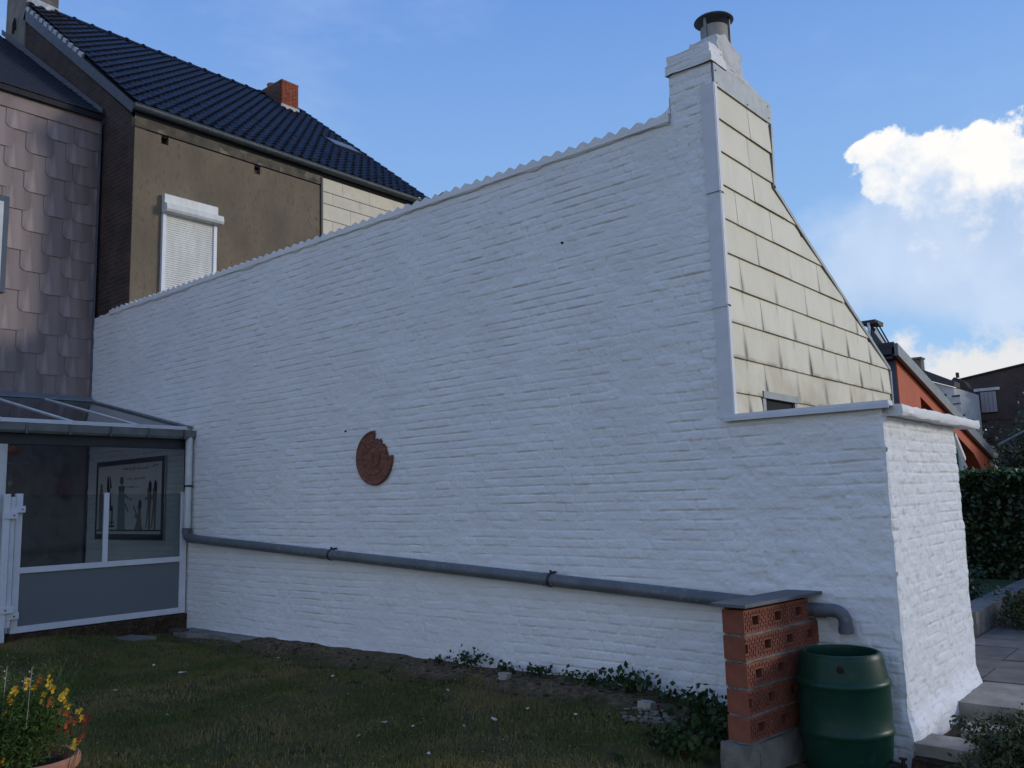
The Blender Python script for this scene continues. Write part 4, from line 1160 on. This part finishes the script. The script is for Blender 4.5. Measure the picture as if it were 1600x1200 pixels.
obj('eyes', mb, TERRA, fo)
obj('mouth', MB().tube([(cx - .03, 6.328, cz - .036), (cx, 6.322, cz - .044), (cx + .03, 6.328, cz - .036)], .006, 6).tube([(cx - .022, 6.328, cz - .052), (cx, 6.324, cz - .058), (cx + .022, 6.328, cz - .052)], .005, 6), TERRA, fo)
mb = MB()
for t_, r_ in ((62, .235), (30, .235), (12, .225)):
    c_, s_ = math.cos(R(t_)), math.sin(R(t_)); mb.prism([(cx + .205 * c_ - .012 * s_, 6.345, cz + .205 * s_ + .012 * c_), (cx + .205 * c_ + .012 * s_, 6.345, cz + .205 * s_ - .012 * c_), (cx + r_ * c_, 6.345, cz + r_ * s_)], (0, .02, 0))
obj('spikes', mb, TERRA, TD)

# ================================================================== BLOCK PIER
BP = thing('block_pier', 'low pier of five courses of perforated orange clay blocks under a stone slab', 'pier', (-2.7, 5.9, 0))
TP = Matrix.Translation((-2.63, 5.40, 0)) @ Matrix.Rotation(R(-6.5), 4, 'Z')       # local: x across (-.165..0), y along towards the wall, face at x=0
def holes_pattern():
    gy_, gz_ = 25, 13; g = np.zeros((gy_, gz_), bool)
    for i in range(1, gy_ - 1):
        if i % 2 == 1:
            off_ = (i // 2) % 2
            for j in range(1, gz_ - 1):
                if (j + off_ * 2) % 4 != 1: g[i, j] = True
    g[8:17, 3:10] = False
    g[9:16, 4:9] = True
    g[:, 0] = g[:, -1] = False; g[0, :] = g[-1, :] = False
    return g
G = holes_pattern()
def block_mesh(Ly, Hz, g):
    mb = MB(); ny, nz = g.shape; dep = .13
    Y = [Ly * i / ny for i in range(ny + 1)]; Zz = [Hz * j / nz for j in range(nz + 1)]
    for i in range(ny):
        for j in range(nz):
            x = -dep if g[i, j] else 0
            mb.add([(x, Y[i], Zz[j]), (x, Y[i + 1], Zz[j]), (x, Y[i + 1], Zz[j + 1]), (x, Y[i], Zz[j + 1])], [(0, 1, 2, 3)])
            if i + 1 < ny and g[i, j] != g[i + 1, j]: mb.add([(0, Y[i + 1], Zz[j]), (-dep, Y[i + 1], Zz[j]), (-dep, Y[i + 1], Zz[j + 1]), (0, Y[i + 1], Zz[j + 1])], [(0, 1, 2, 3)])
            if j + 1 < nz and g[i, j] != g[i, j + 1]: mb.add([(0, Y[i], Zz[j + 1]), (-dep, Y[i], Zz[j + 1]), (-dep, Y[i + 1], Zz[j + 1]), (0, Y[i + 1], Zz[j + 1])], [(0, 1, 2, 3)])
    mb.add([(0, 0, 0), (-.165, 0, 0), (-.165, 0, Hz), (0, 0, Hz)], [(0, 1, 2, 3)]); mb.add([(0, Ly, 0), (-.165, Ly, 0), (-.165, Ly, Hz), (0, Ly, Hz)], [(3, 2, 1, 0)])
    mb.add([(0, 0, Hz), (-.165, 0, Hz), (-.165, Ly, Hz), (0, Ly, Hz)], [(0, 1, 2, 3)]); mb.add([(0, 0, 0), (0, Ly, 0), (-.165, Ly, 0), (-.165, 0, 0)], [(0, 1, 2, 3)])
    mb.add([(-.165, 0, 0), (-.165, Ly, 0), (-.165, Ly, Hz), (-.165, 0, Hz)], [(0, 1, 2, 3)])
    return mb
HB = .152
full = mesh('clay_block', block_mesh(.282, HB, G), BLOCK)
half = mesh('clay_block', block_mesh(.135, HB, G[13:, :]), BLOCK)
HZ = .170
mo_ = []
for r_ in range(5):
    z = .058 + r_ * HZ
    y = 0; first = True; jx = random.uniform(-.003, .003)
    while y < .98:
        if first and r_ % 2 == 1: me, ln = half, .135
        else: me, ln = full, .282
        if y + ln > 1.03: break
        o = bpy.data.objects.new('clay_block', me); COL.objects.link(o); o.parent = BP
        o.matrix_local = Matrix.Translation(-BP.location) @ TP @ Matrix.Translation((jx + random.uniform(-.002, .002), y, z)) @ Matrix.Rotation(random.uniform(-.006, .006), 4, 'Z')
        y += ln + .006; first = False
    mb = MB(); rough_box(mb, -.158, -.006, .006, .96, z - .018, z + .0, n=9, j=.003); mb.v = [tuple(TP @ Vector(v)) for v in mb.v]
    obj('mortar_joint', mb, MORTAR, BP)
obj('mortar_core', MB().box(-.155, -.145, .01, .97, .05, .905, TP), MORTAR, BP)
obj('top_slab', MB().box(-.225, .045, -.045, 1.02, .9105, .933, TP), CAPS, BP, bevel=.003)
mb = MB(); rough_box(mb, -.205, -.0, -.05, .10, -.22, .04, j=.008); mb.v = [tuple(TP @ Vector(v)) for v in mb.v]; obj('base_stone', mb, CONC, BP, autosm=50)
mb = MB(); rough_box(mb, -.16, .004, .10, .95, -.25, .038, n=9, j=.006); mb.v = [tuple(TP @ Vector(v)) for v in mb.v]; obj('concrete_base', mb, CONC, BP, autosm=50)

# ================================================================== RAIN BARREL
RB = thing('rain_barrel', 'dark green plastic rain barrel with two raised hoops below the drain outlet', 'barrel', (-2.245, 6.03, -.22))
prof = [(0, 0), (.225, 0), (.245, .01), (.262, .05), (.282, .15), (.293, .27), (.300, .285), (.306, .297), (.306, .312), (.300, .325), (.294, .335), (.300, .45), (.296, .58), (.302, .592), (.308, .604), (.308, .618), (.300, .632), (.290, .642), (.280, .70), (.266, .765), (.262, .785), (.252, .80), (.238, .803), (.230, .795), (.228, .78), (.236, .70), (.262, .6), (.27, .3), (.24, .05), (0, .04)]
obj('body', MB().lathe(prof, (-2.245, 6.03, -.22), 72), BARREL, RB, autosm=35)
ca = math.atan2(-6.03, 2.245) - .02
def bpt(a_, r_, z): return Vector((-2.245 + r_ * math.cos(a_), 6.03 + r_ * math.sin(a_), -.22 + z))
ph_ = math.atan2(0 - 6.03, 0 + 2.245) - .03
obj('overflow_hole', MB().tube([bpt(ph_, .26, .727), bpt(ph_, .286, .721)], .023, 20), DARK, RB)
tp = obj('tap', MB().tube([(-1.965, 6.0, -.085), (-1.86, 5.97, -.088)], .012, 8).tube([(-1.875, 5.97, -.05), (-1.875, 5.97, -.125)], .013, 8).box(-1.90, -1.85, 5.962, 5.978, -.052, -.040), BLACK, RB)

# ================================================================== STEPS AND PATIO
ST = thing('garden_steps', 'worn stone garden steps rising beside the end of the white annex', 'steps', (-1.4, 7, 0))
def rstone(name, x0, x1, y0, y1, z0, z1, mat, par, j=.006):
    mb = MB(); rough_box(mb, x0, x1, y0, y1, z0, z1, n=8, j=j * .5); return obj(name, mb, mat, par, autosm=50)
rstone('lower_step', XE + .04, -.95, 6.31, 6.62, -.25, -.03, STEPM, ST); rstone('middle_step', XE + .22, -.9, 6.78, 7.05, -.25, -.015, STEPM, ST)
rstone('upper_step', XE + .05, -.5, 7.44, 8.32, -.25, .026, STEPM, ST)
rstone('soil_fill', XE + .05, -.5, 6.2, 7.5, -.4, -.11, SOIL, ST, .02)
pa = obj('patio', MB().box(-3.08, 4.0, 8.34, 10.86, -.25, -.01).box(-2.45, 4.0, 10.86, 16.0, -.25, -.01), JOINTL, kind='structure')
yb = 8.35; r_ = 0
while yb < 15.5:
    dy_ = (.62, .45, .75, .5, .66, .4)[r_ % 6]; x = -3.06 + (.0, .25, .12, .38)[r_ % 4] - .4
    if yb > 10.86: x = -2.47
    while x < .6:
        dx_ = (.62, .9, .48, .75)[(r_ * 3 + int(x * 7)) % 4]
        x0_ = max(x, -3.07 if yb + dy_ < 10.86 else -2.47)
        if x + dx_ - x0_ > .1 and (x0_ < -.2 or yb < 12):
            obj('patio_slab', MB().box(x0_ + .008, x + dx_ - .008, yb + .008, yb + dy_ - .008, -.012, .022 + random.uniform(0, .008)), SLAB, pa)
        x += dx_
    yb += dy_; r_ += 1
kb = thing('stone_kerb', 'low concrete kerb edging the raised lawn before the hedge', 'kerb', (-2.5, 12, 0))
rstone('kerb_block', -2.78, -2.50, 10.88, 12.1, -.1, .27, CONC, kb, .008); rstone('kerb_block', -2.78, -2.51, 12.12, 13.5, -.1, .275, CONC, kb, .008); rstone('kerb_block', -2.78, -2.50, 13.52, 15.6, -.1, .27, CONC, kb, .008)
obj('raised_lawn', MB().box(-12, -2.79, 10.9, 30, -.1, .24), M('far lawn', (.04, .065, .015), (.03, .05, .012), bump=1), kind='structure')

# ================================================================== FOLIAGE
def leaves(name, n, fn, size, mat, par=None, asp=.55, **props):
    P = fn(n); n = len(P)
    a1 = rng.normal(size=(n, 3)); a1 /= np.linalg.norm(a1, axis=1, keepdims=True)
    a2 = np.cross(a1, rng.normal(size=(n, 3))); a2 /= np.linalg.norm(a2, axis=1, keepdims=True)
    s = size * rng.uniform(.6, 1.3, n)[:, None]
    a3 = np.cross(a1, a2)
    tip = P + a1 * s; base = P - a1 * s; l = P + a2 * s * asp + a3 * s * .15; r_ = P - a2 * s * asp + a3 * s * .15
    V = np.stack([base, l, tip, r_], 1).reshape(-1, 3)
    if par: V = V - np.array(org(par))
    me = np_mesh(name, V, np.arange(n * 4).reshape(-1, 4), mat, smooth=False)
    o = bpy.data.objects.new(name, me); COL.objects.link(o); o.parent = par
    for k_, v_ in props.items(): o[k_] = v_
    return o
def ell(c_, r_, pw=.45, lumps=0):
    def fn(n):
        d = rng.normal(size=(n, 3)); d /= np.linalg.norm(d, axis=1, keepdims=True)
        rr_ = rng.random(n) ** pw
        if lumps: rr_ = rr_ * (1 + lumps * (vnoise(d[:, 0] + d[:, 2], d[:, 1] * 1.3 + 3, .35, 55) * 2))
        return np.array(c_) + d * rr_[:, None] * np.array(r_)
    return fn
def stems(mb, c_, n, h_, sp, r_=.004):
    for i in range(n):
        a_ = random.uniform(0, 6.28); q = random.uniform(.3, 1) * sp
        mb.tube([c_, (c_[0] + q * .4 * math.cos(a_), c_[1] + q * .4 * math.sin(a_), c_[2] + h_ * .55), (c_[0] + q * math.cos(a_), c_[1] + q * math.sin(a_), c_[2] + h_ * random.uniform(.8, 1))], [r_, r_ * .8, r_ * .4], 5)
    return mb
# hedge
HG = thing('clipped_hedge', 'tall dark clipped evergreen hedge beyond the patio', 'hedge', (-2, 15.6, 0))
def hedge_fn(n):
    x = rng.uniform(-5.5, 3.0, n); s = rng.random(n); z = np.where(s < .75, rng.uniform(.15, 1.86, n), 1.84 + rng.uniform(-.05, .07, n)); y = np.where(s < .75, 15.2 + rng.uniform(0, .15, n) + vnoise(x, z, .3, 71) * .12, rng.uniform(15.2, 16.1, n))
    return np.stack([x, y, z + vnoise(x, y, .25, 72) * .08 * (s >= .75)], -1)
leaves('foliage', 26000, hedge_fn, .05, HEDGE, HG, kind='stuff')
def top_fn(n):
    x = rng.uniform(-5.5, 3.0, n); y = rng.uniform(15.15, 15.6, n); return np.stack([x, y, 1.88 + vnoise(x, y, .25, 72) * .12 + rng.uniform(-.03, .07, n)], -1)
leaves('lit_top_leaves', 3200, top_fn, .045, HEDGET, HG, kind='stuff')  # hedge top leaves in the lighter green that stands for sunlight
obj('dark_core', MB().box(-5.5, 3.0, 15.35, 16.0, 0, 1.72), DARK, HG)  # plain dark solid standing in for the shade inside the hedge
# shrubs
def shrub(name, label, cat, c_, r_, n, size, mat, pw=.45, lumps=.5, asp=.45, group=None):
    t_ = thing(name, label, cat, (c_[0], c_[1], c_[2] - r_[2]), group)
    leaves('foliage', n, ell(c_, r_, pw, lumps), size, mat, t_, asp)
    obj('stem', stems(MB(), (c_[0], c_[1], c_[2] - r_[2]), 9, r_[2] * 1.6, r_[0] * .7, .006), BARK, t_)
    return t_
shrub('green_bush', 'small rounded green bush behind the kerb by the annex corner', 'bush', (-3.02, 12.4, .40), (.34, .4, .30), 1800, .028, HEDGE)
shrub('flowering_shrub', 'yellow green shrub in front of the kerb at the right edge', 'shrub', (-2.0, 11.7, .22), (.42, .4, .30), 4200, .028, CONIF)
shrub('olive_shrub', 'olive coloured low shrub beside the lower steps in the right corner', 'shrub', (-1.14, 6.24, -.02), (.44, .34, .28), 15000, .019, CONIF, .55, .45)
shrub('rosemary_plant', 'small dark spiky plant growing between the stone steps', 'plant', (-1.50, 7.15, -.02), (.19, .10, .10), 700, .022, HEDGE, .5, .6, .15)
# distant tree before the brick building
TR = thing('garden_tree', 'loose leaved tree beyond the hedge at the right edge', 'tree', (-3.6, 22, 0))
obj('trunk', MB().tube([(-3.6, 22, 0), (-3.55, 22, 1.2), (-3.65, 22, 2.6)], [.1, .08, .03], 10).tube([(-3.55, 22, 1.2), (-4.1, 22, 2.3)], [.05, .02], 6).tube([(-3.55, 22, 1.3), (-3.1, 22.1, 2.5)], [.05, .02], 6), BARK, TR)
leaves('crown', 5200, ell((-3.45, 22, 2.15), (1.25, .8, 1.15), .55, .9), .055, BUSHB, TR)
leaves('pale_leaves', 500, ell((-3.5, 21.8, 2.4), (1.1, .8, .95), .5, .9), .05, HEDGET, TR)

# weeds along the wall
WG = 'weeds growing along the foot of the white wall'
wl = [('topmost leafy weed where the soil strip begins left of centre', (-6.3, 6.22), .10, 46), ('taller dark leafy weed near the middle of the soil strip', (-5.92, 6.25), .17, 170), ('low trailing weed between the two middle weeds', (-5.45, 6.22), .10, 90),
      ('broad flat weed right of the trailing one', (-5.05, 6.24), .13, 140), ('small upright weed with a bare stalk', (-4.72, 6.27), .11, 50), ('leafy weed spilling over the soil edge', (-4.42, 6.18), .14, 150),
      ('bushy weed left of the pale rubble', (-4.08, 6.22), .19, 210), ('thin weed by the pale rubble', (-3.72, 6.2), .13, 90), ('dense weed behind the pale rubble', (-3.38, 6.12), .19, 260),
      ('large leaved weed closest to the block pier', (-3.06, 5.72), .24, 420), ('spreading weed in front of the block pier base', (-3.12, 5.30), .19, 300), ('weed touching the pier and the wall', (-3.02, 6.08), .22, 260)]
for lab, (x, y), s, n in wl:
    z = float(gh(x, y))
    wt = thing('weed_plant', lab, 'weed', (x, y, z), WG)
    leaves('leaves', n, ell((x, y, z + s * .40), (s * 1.7, s * .9, s * .60), .6, .6), .020 if s < .18 else .027, LEAF, wt, .75)
    obj('stem', stems(MB(), (x, y, z - .01), 6, s * 1.0, s * .9, .003), LEAF, wt)

# ================================================================== SMALL THINGS ON THE LAWN
SLB = thing('flat_stone_slab', 'square grey stone slab lying in the grass before the gate', 'slab', (-12.0 + .15, 5.75, 0))
obj('slab', MB().box(-12.15 + .25, -11.55 + .0, 5.45, 5.85, .0, .05), STONE, SLB) if False else None
zsl = float(gh(-11.0, 5.55))
T = Matrix.Translation((-10.98, 5.42, zsl + .012)) @ Matrix.Rotation(R(12), 4, 'Z')
obj('stone', MB().box(-.24, .24, -.17, .17, -.03, .035, T), CONC, SLB, bevel=.006)
BK = thing('loose_brick', 'dark old brick lying at the left end of the wall footing', 'brick', (-11.0, 6.2, 0)); T = Matrix.Translation((-11.05, 6.08, .04)) @ Matrix.Rotation(R(15), 4, 'Z')
obj('body', MB().box(-.12, .12, -.06, .06, -.04, .05, T), BRDARK, BK, bevel=.006)
chips = [((285, 1055), (-8.301, 4.618), .045, 'largest pale crumpled flake on the left part of the lawn'), (None, (-8.077, 3.841), .022, 'small white paint flake lowest left on the lawn near the flowers'), (None, (-6.771, 3.649), .018, 'tiny white flake right of the orange flowers'),
         (None, (-5.154, 4.499), .03, 'thin long pale flake left of the bright white triangle'), (None, (-4.524, 5.036), .032, 'bright white triangular flake in the middle of the lawn'), (None, (-4.862, 4.52), .017, 'small round flake left below the bright triangle'),
         (None, (-9.044, 4.702), .028, 'pale flake above the large crumpled flake'), (None, (-4.585, 4.772), .014, 'tiny flake just left of the bright triangle'), (None, (-4.514, 5.425), .022, 'pale flake right above the bright triangle'),
         (None, (-4.274, 4.113), .015, 'small flake at the lower centre of the lawn'), (None, (-5.033, 4.153), .02, 'yellowish flake near the lower edge left of centre'), (None, (-6.859, 5.351), .02, 'pale flake in the upper left half of the grass'),
         (None, (-8.219, 5.681), .018, 'small flake near the soil at upper left'), (None, (-5.524, 5.557), .018, 'small flake below the middle weeds'), (None, (-4.07, 5.456), .018, 'pale flake left of the pale rubble'), (None, (-6.2, 5.0), .014, 'tiny flake in the open grass left of centre')]
for q, (x, y), s, lab in chips:
    z = float(gh(x, y)) + .026
    mb = MB(); k = random.choice((3, 4, 5)); a0 = random.uniform(0, 6)
    pts = [(x + s * random.uniform(.6, 1.1) * math.cos(a0 + 6.283 * i / k), y + s * random.uniform(.6, 1.1) * math.sin(a0 + 6.283 * i / k), z + random.uniform(-.006, .012)) for i in range(k)]
    mb.prism(pts, (0, 0, .004))
    o = obj('paint_flake', mb, CHIP); o['label'] = lab; o['category'] = 'paint flake'; o['group'] = 'paint flakes fallen on the lawn'
mb = MB(); rr = random.Random(9)
for i in range(170):
    x = rr.uniform(-9.5, -3.2); y = rr.uniform(5.6, 6.3); s = rr.uniform(.006, .02); z = float(gh(x, y))
    T = Matrix.Translation((x, y, z + s * .3)) @ Matrix.Rotation(rr.uniform(0, 3), 4, 'Z') @ Matrix.Rotation(rr.uniform(-.4, .4), 4, 'X'); mb.box(-s, s, -s * .7, s * .7, -s * .5, s * .4, T)
o = obj('soil_pebbles', mb, SOIL); o['kind'] = 'stuff'
mb = MB()
for i in range(420):
    x = rr.uniform(-12, -2.8); y = rr.uniform(2.5, 6.2); s = rr.uniform(.003, .009)
    z = float(gh(x, y)) + .02; a_ = rr.uniform(0, 6)
    mb.prism([(x + s * math.cos(a_ + k), y + s * math.sin(a_ + k), z) for k in (0, 2.0, 4.1)], (0, 0, .003))
o = obj('paint_crumbs', mb, STONE); o['kind'] = 'stuff'
mb = MB()
for i in range(60):
    x, y = -3.55 + rr.gauss(0, .17), 5.78 + rr.gauss(0, .10); s = rr.uniform(.008, .03); z = float(gh(x, y)) + .01
    T = Matrix.Translation((x, y, z)) @ Matrix.Rotation(rr.uniform(0, 3), 4, 'Z') @ Matrix.Rotation(rr.uniform(-.5, .5), 4, 'X'); mb.box(-s, s, -s * .6, s * .6, -.004, .008, T)
o = obj('pale_rubble', mb, CONC); o['kind'] = 'stuff'
for (x, y, s, lab) in ((-5.291, 6.05, .05, 'pale rounded stone on the soil among the middle weeds'), (-3.75, 5.95, .06, 'square grey stone at the edge of the pale rubble')):
    mb = MB(); rough_box(mb, x - s, x + s, y - s * .7, y + s * .7, float(gh(x, y)) - .01, float(gh(x, y)) + s, n=5, j=s * .12)
    o = obj('garden_stone', mb, STONE, autosm=60); o['label'] = lab; o['category'] = 'stone'; o['group'] = 'stones lying on the soil'

# ================================================================== FLOWER POT
FPc = (-5.10, 1.97)
FP = thing('flower_pot', 'terracotta pot in the bottom left corner', 'pot', (FPc[0], FPc[1], .05))
obj('body', MB().lathe([(.16, .0), (.20, .20), (.215, .255), (.245, .26), (.252, .275), (.252, .31), (.240, .322), (.222, .318), (.212, .28), (.20, .25), (.001, .25)], (FPc[0], FPc[1], .05), 56), POT, FP, autosm=40)
obj('soil', MB().lathe([(.001, .262), (.21, .262)], (FPc[0], FPc[1], .05), 24), SOIL, FP)
FL = thing('flowering_plant', 'bushy plant with yellow and orange flowers growing in the terracotta pot', 'plant', (FPc[0], FPc[1], .31))
leaves('foliage', 8000, ell((FPc[0] - .06, FPc[1] - .05, .55), (.30, .30, .28), .55, .6), .014, PLANT, FL, .32)
leaves('lower_foliage', 2600, ell((FPc[0] - .12, FPc[1] - .10, .42), (.30, .28, .16), .55, .6), .014, PLANT, FL, .32)
obj('stem', stems(MB(), (FPc[0], FPc[1], .3), 26, .55, .32, .003), PLANT, FL)
def pix(u, v, dist):
    d = (fw + rt2 * ((u - 800) / F_PX) - up2 * ((v - 600) / F_PX)); return CAM + d * dist
RED = M('deep orange petal', (.38, .06, .015), (.25, .03, .01), scale=30)
FMAT = {'y': YEL, 'o': ORA, 'r': RED}
fl = [(-4.925,1.829,0.764,'y'),(-5.067,1.966,0.747,'y'),(-5.015,1.978,0.760,'o'),(-4.822,1.951,0.808,'y'),(-5.051,1.862,0.702,'y'),(-4.869,1.991,0.748,'y'),(-4.975,1.985,0.682,'y'),(-4.989,2.031,0.636,'y'),(-4.737,1.984,0.701,'y'),(-4.690,1.994,0.736,'y'),(-4.945,2.085,0.631,'y'),(-5.064,1.843,0.624,'y'),(-4.904,2.102,0.584,'o'),(-4.659,2.029,0.631,'y'),(-4.821,2.062,0.571,'o'),(-4.881,2.115,0.539,'o'),(-4.693,2.090,0.582,'r'),(-5.025,2.076,0.520,'r'),(-4.962,2.117,0.501,'r'),(-4.674,2.047,0.519,'r'),(-4.701,2.027,0.494,'y'),(-4.836,2.105,0.447,'y'),(-5.129,1.975,0.582,'y'),(-5.095,1.841,0.380,'y'),(-4.773,2.007,0.645,'o'),(-4.874,1.990,0.674,'o'),(-4.840,1.856,0.800,'y')]
def flower(p, k):
    mb = MB()
    for c_ in range(random.choice((2, 3, 4))):
        q = Vector(p) + Vector((random.uniform(-.018, .018), random.uniform(-.018, .018), random.uniform(-.022, .022)))
        for i in range(5):
            a_ = i * 1.257 + random.uniform(-.3, .3); t_ = random.uniform(-.6, .6)
            d = Vector((math.cos(a_), math.sin(a_) * .5 - .4, math.sin(a_) + t_ * .4)).normalized(); s_ = d.orthogonal().normalized()
            l = random.uniform(.013, .020)
            mb.add([q, q + d * l * .6 + s_ * l * .5, q + d * l * 1.15, q + d * l * .6 - s_ * l * .5], [(0, 1, 2, 3)])
    return mb
for x, y, z, k in fl:
    obj('flower', flower((x, y, z), k), FMAT[k], FL)
    b = Vector((x - .03, y - .02, z - random.uniform(.12, .2)))
    obj('flower_stalk', MB().tube([b, (x - .01, y, z - .05), (x, y, z)], .0018, 4), PLANT, FL)
mb = MB()
for (x, y, z) in ((-5.07, 1.83, .86), (-4.93, 1.90, .86), (-5.15, 1.95, .78)):
    mb.tube([(x - .03, y, z - .3), (x, y, z - .06), (x + .01, y, z)], .002, 4)
    for i in range(9):
        q = Vector((x + .005, y, z - .012 * i)); a_ = i * 2.2; mb.add([q, q + Vector((.012 * math.cos(a_), .01 * math.sin(a_), .012)), q + Vector((.016 * math.cos(a_ + .4), .014 * math.sin(a_ + .4), .002))], [(0, 1, 2)])
obj('seed_stalk', mb, STONE, FL)

# ================================================================== BACKGROUND BUILDINGS
OH = thing('orange_house', 'orange rendered low house with a long sloping grey edged roof behind the hedge', 'house', (-5.5, 18.5, 0))
XO = -4.4
def zr(y): return 3.86 - .252 * (y - 15.4)
obj('wall', MB().prism([(XO, 15.42, 0), (XO, 16.67, 0), (XO, 16.67, zr(16.67)), (XO, 15.42, zr(15.42))], (-.25, 0, 0)).prism([(XO, 16.67, zr(16.67) - .22), (XO, 20.3, zr(20.3) - .26), (XO, 20.85, zr(20.85) - .42), (XO, 20.85, zr(20.85)), (XO, 16.67, zr(16.67))], (-.25, 0, 0)).prism([(XO, 20.85, 0), (XO, 21.9, 0), (XO, 21.9, zr(21.9)), (XO, 20.85, zr(20.85))], (-.25, 0, 0)), ORWALL, OH)
dn = obj('porch_door', MB().box(XO - 1.0, XO - .95, 16.6, 20.9, 0, 3.5), WGLASS, OH)
obj('door_frame', MB().box(XO - .95, XO - .9, 18.2, 18.3, 0, 2.8).box(XO - .95, XO - .9, 19.5, 19.6, 0, 2.6), BARK, dn)
obj('post', MB().box(XO - .10, XO - .02, 19.05, 19.22, 0, 2.66), TEAL, OH)
obj('side_wall', MB().box(-9, XO - .02, 15.40, 15.6, 0, 3.84), BLUEGREY, OH)
obj('fascia', MB().box(-9, XO - .0, 15.22, 15.55, 3.86, 4.06), ANTH, OH)
obj('verge', MB().prism([(XO + .10, 15.22, zr(15.22) - .0), (XO + .10, 22.05, zr(22.05) - .0), (XO + .10, 22.05, zr(22.05) + .21), (XO + .10, 15.22, zr(15.22) + .21)], (-.06, 0, 0)), RAKE, OH)
obj('roof', MB().prism([(XO + .04, 15.22, zr(15.22) + .15), (XO + .04, 22.05, zr(22.05) + .15), (XO + .04, 22.05, zr(22.05) + .24), (XO + .04, 15.22, zr(15.22) + .24)], (-5, 0, 0)), ANTH, OH)
obj('soffit', MB().prism([(XO + .04, 15.22, zr(15.22)), (XO + .04, 22.0, zr(22.0)), (XO + .04, 22.0, zr(22.0) + .03), (XO + .04, 15.22, zr(15.22) + .03)], (-.3, 0, 0)), ANTH, OH)
lm = obj('wall_lamp', MB().box(-4.74, -4.66, 15.30, 15.40, 3.28, 3.42).tube([(-4.70, 15.33, 3.42), (-4.70, 15.30, 3.46)], .03, 8), LAMPW, OH)
obj('porch_lamp', MB().box(XO, XO + .09, 21.68, 21.80, 2.12, 2.27), LAMPW, OH)
RW = obj('open_roof_window', MB().prism([(-5.46, 17, 4.86), (-5.44, 17, 4.92), (-5.17, 17, 4.92), (-5.18, 17, 4.84)], (0, .5, 0)), ANTH, OH)
obj('sash', MB().prism([(-5.34, 17, 4.80), (-5.28, 17, 4.80), (-4.98, 17, 4.28), (-5.16, 17, 4.28)], (0, .5, 0)), WGLASS, RW)
obj('stay', MB().tube([(-5.20, 16.98, 4.86), (-4.93, 16.98, 4.26)], .016, 6).tube([(-5.12, 16.98, 4.82), (-4.88, 16.98, 4.26)], .016, 6), ANTH, RW)
obj('frame', MB().box(-5.31, -5.27, 16.95, 17.0, 4.5, 4.86), FRAMEW, RW)
obj('roller', MB().tube([(-5.22, 16.95, 4.83), (-5.10, 16.95, 4.84)], .035, 10), ANTH, RW)

def K(k, *p): return Vector((p[0] * k, p[1] * k, 1.65 + (p[2] - 1.65) * k))
WH = thing('white_house', 'distant white house with grey tiled roof and square chimney between orange and brick houses', 'house', (-13, 54, 0))
k = 1.9; Y0 = 28 * k
obj('wall', MB().prism([(-14.6, Y0, 0), (-12.24, Y0, 0), (-12.24, Y0, 7.32), (-14.6, Y0, 8.25)], (0, 6, 0)), WALLW, WH)
obj('roof', MB().prism([(-14.3, Y0 - .2, 8.75), (-13.9, Y0 - .2, 8.58), (-12.12, Y0 - .2, 7.62), (-12.15, Y0 - .2, 7.33), (-13.5, Y0 - .2, 7.86), (-14.3, Y0 - .2, 8.2)], (0, 1.2, 0)), TILEG, WH)
ch = obj('chimney', MB().box(-14.55, -13.92, Y0 + .3, Y0 + 1.0, 7.5, 9.22), BRGREY, WH)
obj('cap', MB().box(-14.60, -13.86, Y0 + .22, Y0 + 1.05, 9.22, 9.32), CONC, ch)
obj('ridge_brickwork', MB().prism([(-13.1, Y0 + 3, 8.0), (-12.1, Y0 + 3, 7.5), (-12.3, Y0 + 3, 7.9), (-12.85, Y0 + 3, 8.25)], (0, 1, 0)).box(-12.75, -12.6, Y0 + 3, Y0 + 3.2, 8.2, 8.5), BRFAR, WH)
obj('side_building', MB().box(-12.24, -11.84, Y0 - .5, Y0 + 3, 0, 6.76), WALLW, WH)
obj('band', MB().box(-12.25, -11.83, Y0 - .53, Y0 - .5, 6.72, 6.82).box(-12.25, -11.83, Y0 - .53, Y0 - .5, 6.30, 6.36), TILEG, WH)
obj('window', MB().box(-12.75, -12.65, Y0 - .03, Y0 + .0, 6.4, 7.0), TILEG, WH)

BB = thing('dark_brick_building', 'dark red brick building with one faded shuttered window at the right edge', 'building', (-5, 61, 0))
k = 2; Y1 = 60
obj('wall', MB().prism([(-13.85, Y1, 0), (6, Y1, 0), (6, Y1, 10.6), (-9.5, Y1, 9.02), (-13.65, Y1, 8.40)], (0, 8, 0)), BRFAR, BB)
obj('coping_tile', MB().prism([(-13.75, Y1 - .1, 8.40), (-9.5, Y1 - .1, 9.02), (6, Y1 - .1, 10.6), (6, Y1 - .1, 10.75), (-9.5, Y1 - .1, 9.14), (-13.75, Y1 - .1, 8.50)], (0, .3, 0)), SLATEROOF, BB)
wn = obj('window', MB().box(-12.33, -11.42, Y1 - .03, Y1 - .0, 6.2, 7.60), DARK, BB)
for i in range(4): obj('shutter_board', MB().box(-12.31 + i * .222, -12.31 + i * .222 + .206, Y1 - .07, Y1 - .03, 6.28, 7.55), SHB, wn)
obj('lintel', MB().box(-12.65, -11.2, Y1 - .08, Y1 - .0, 7.62, 7.80), WALLW, BB)
obj('band', MB().box(-13.8, 6, Y1 - .04, Y1 - .0, 5.75, 5.9), BRDARK, BB)
AP = thing('grey_metal_roof_edge', 'slanting grey metal roof edge just in the right margin above the tree', 'roof', (-2.4, 18, 0))
obj('rail', MB().tube([(-4.05, 21, 2.55), (-3.2, 21, 2.98)], .03, 8), RAKE, AP)
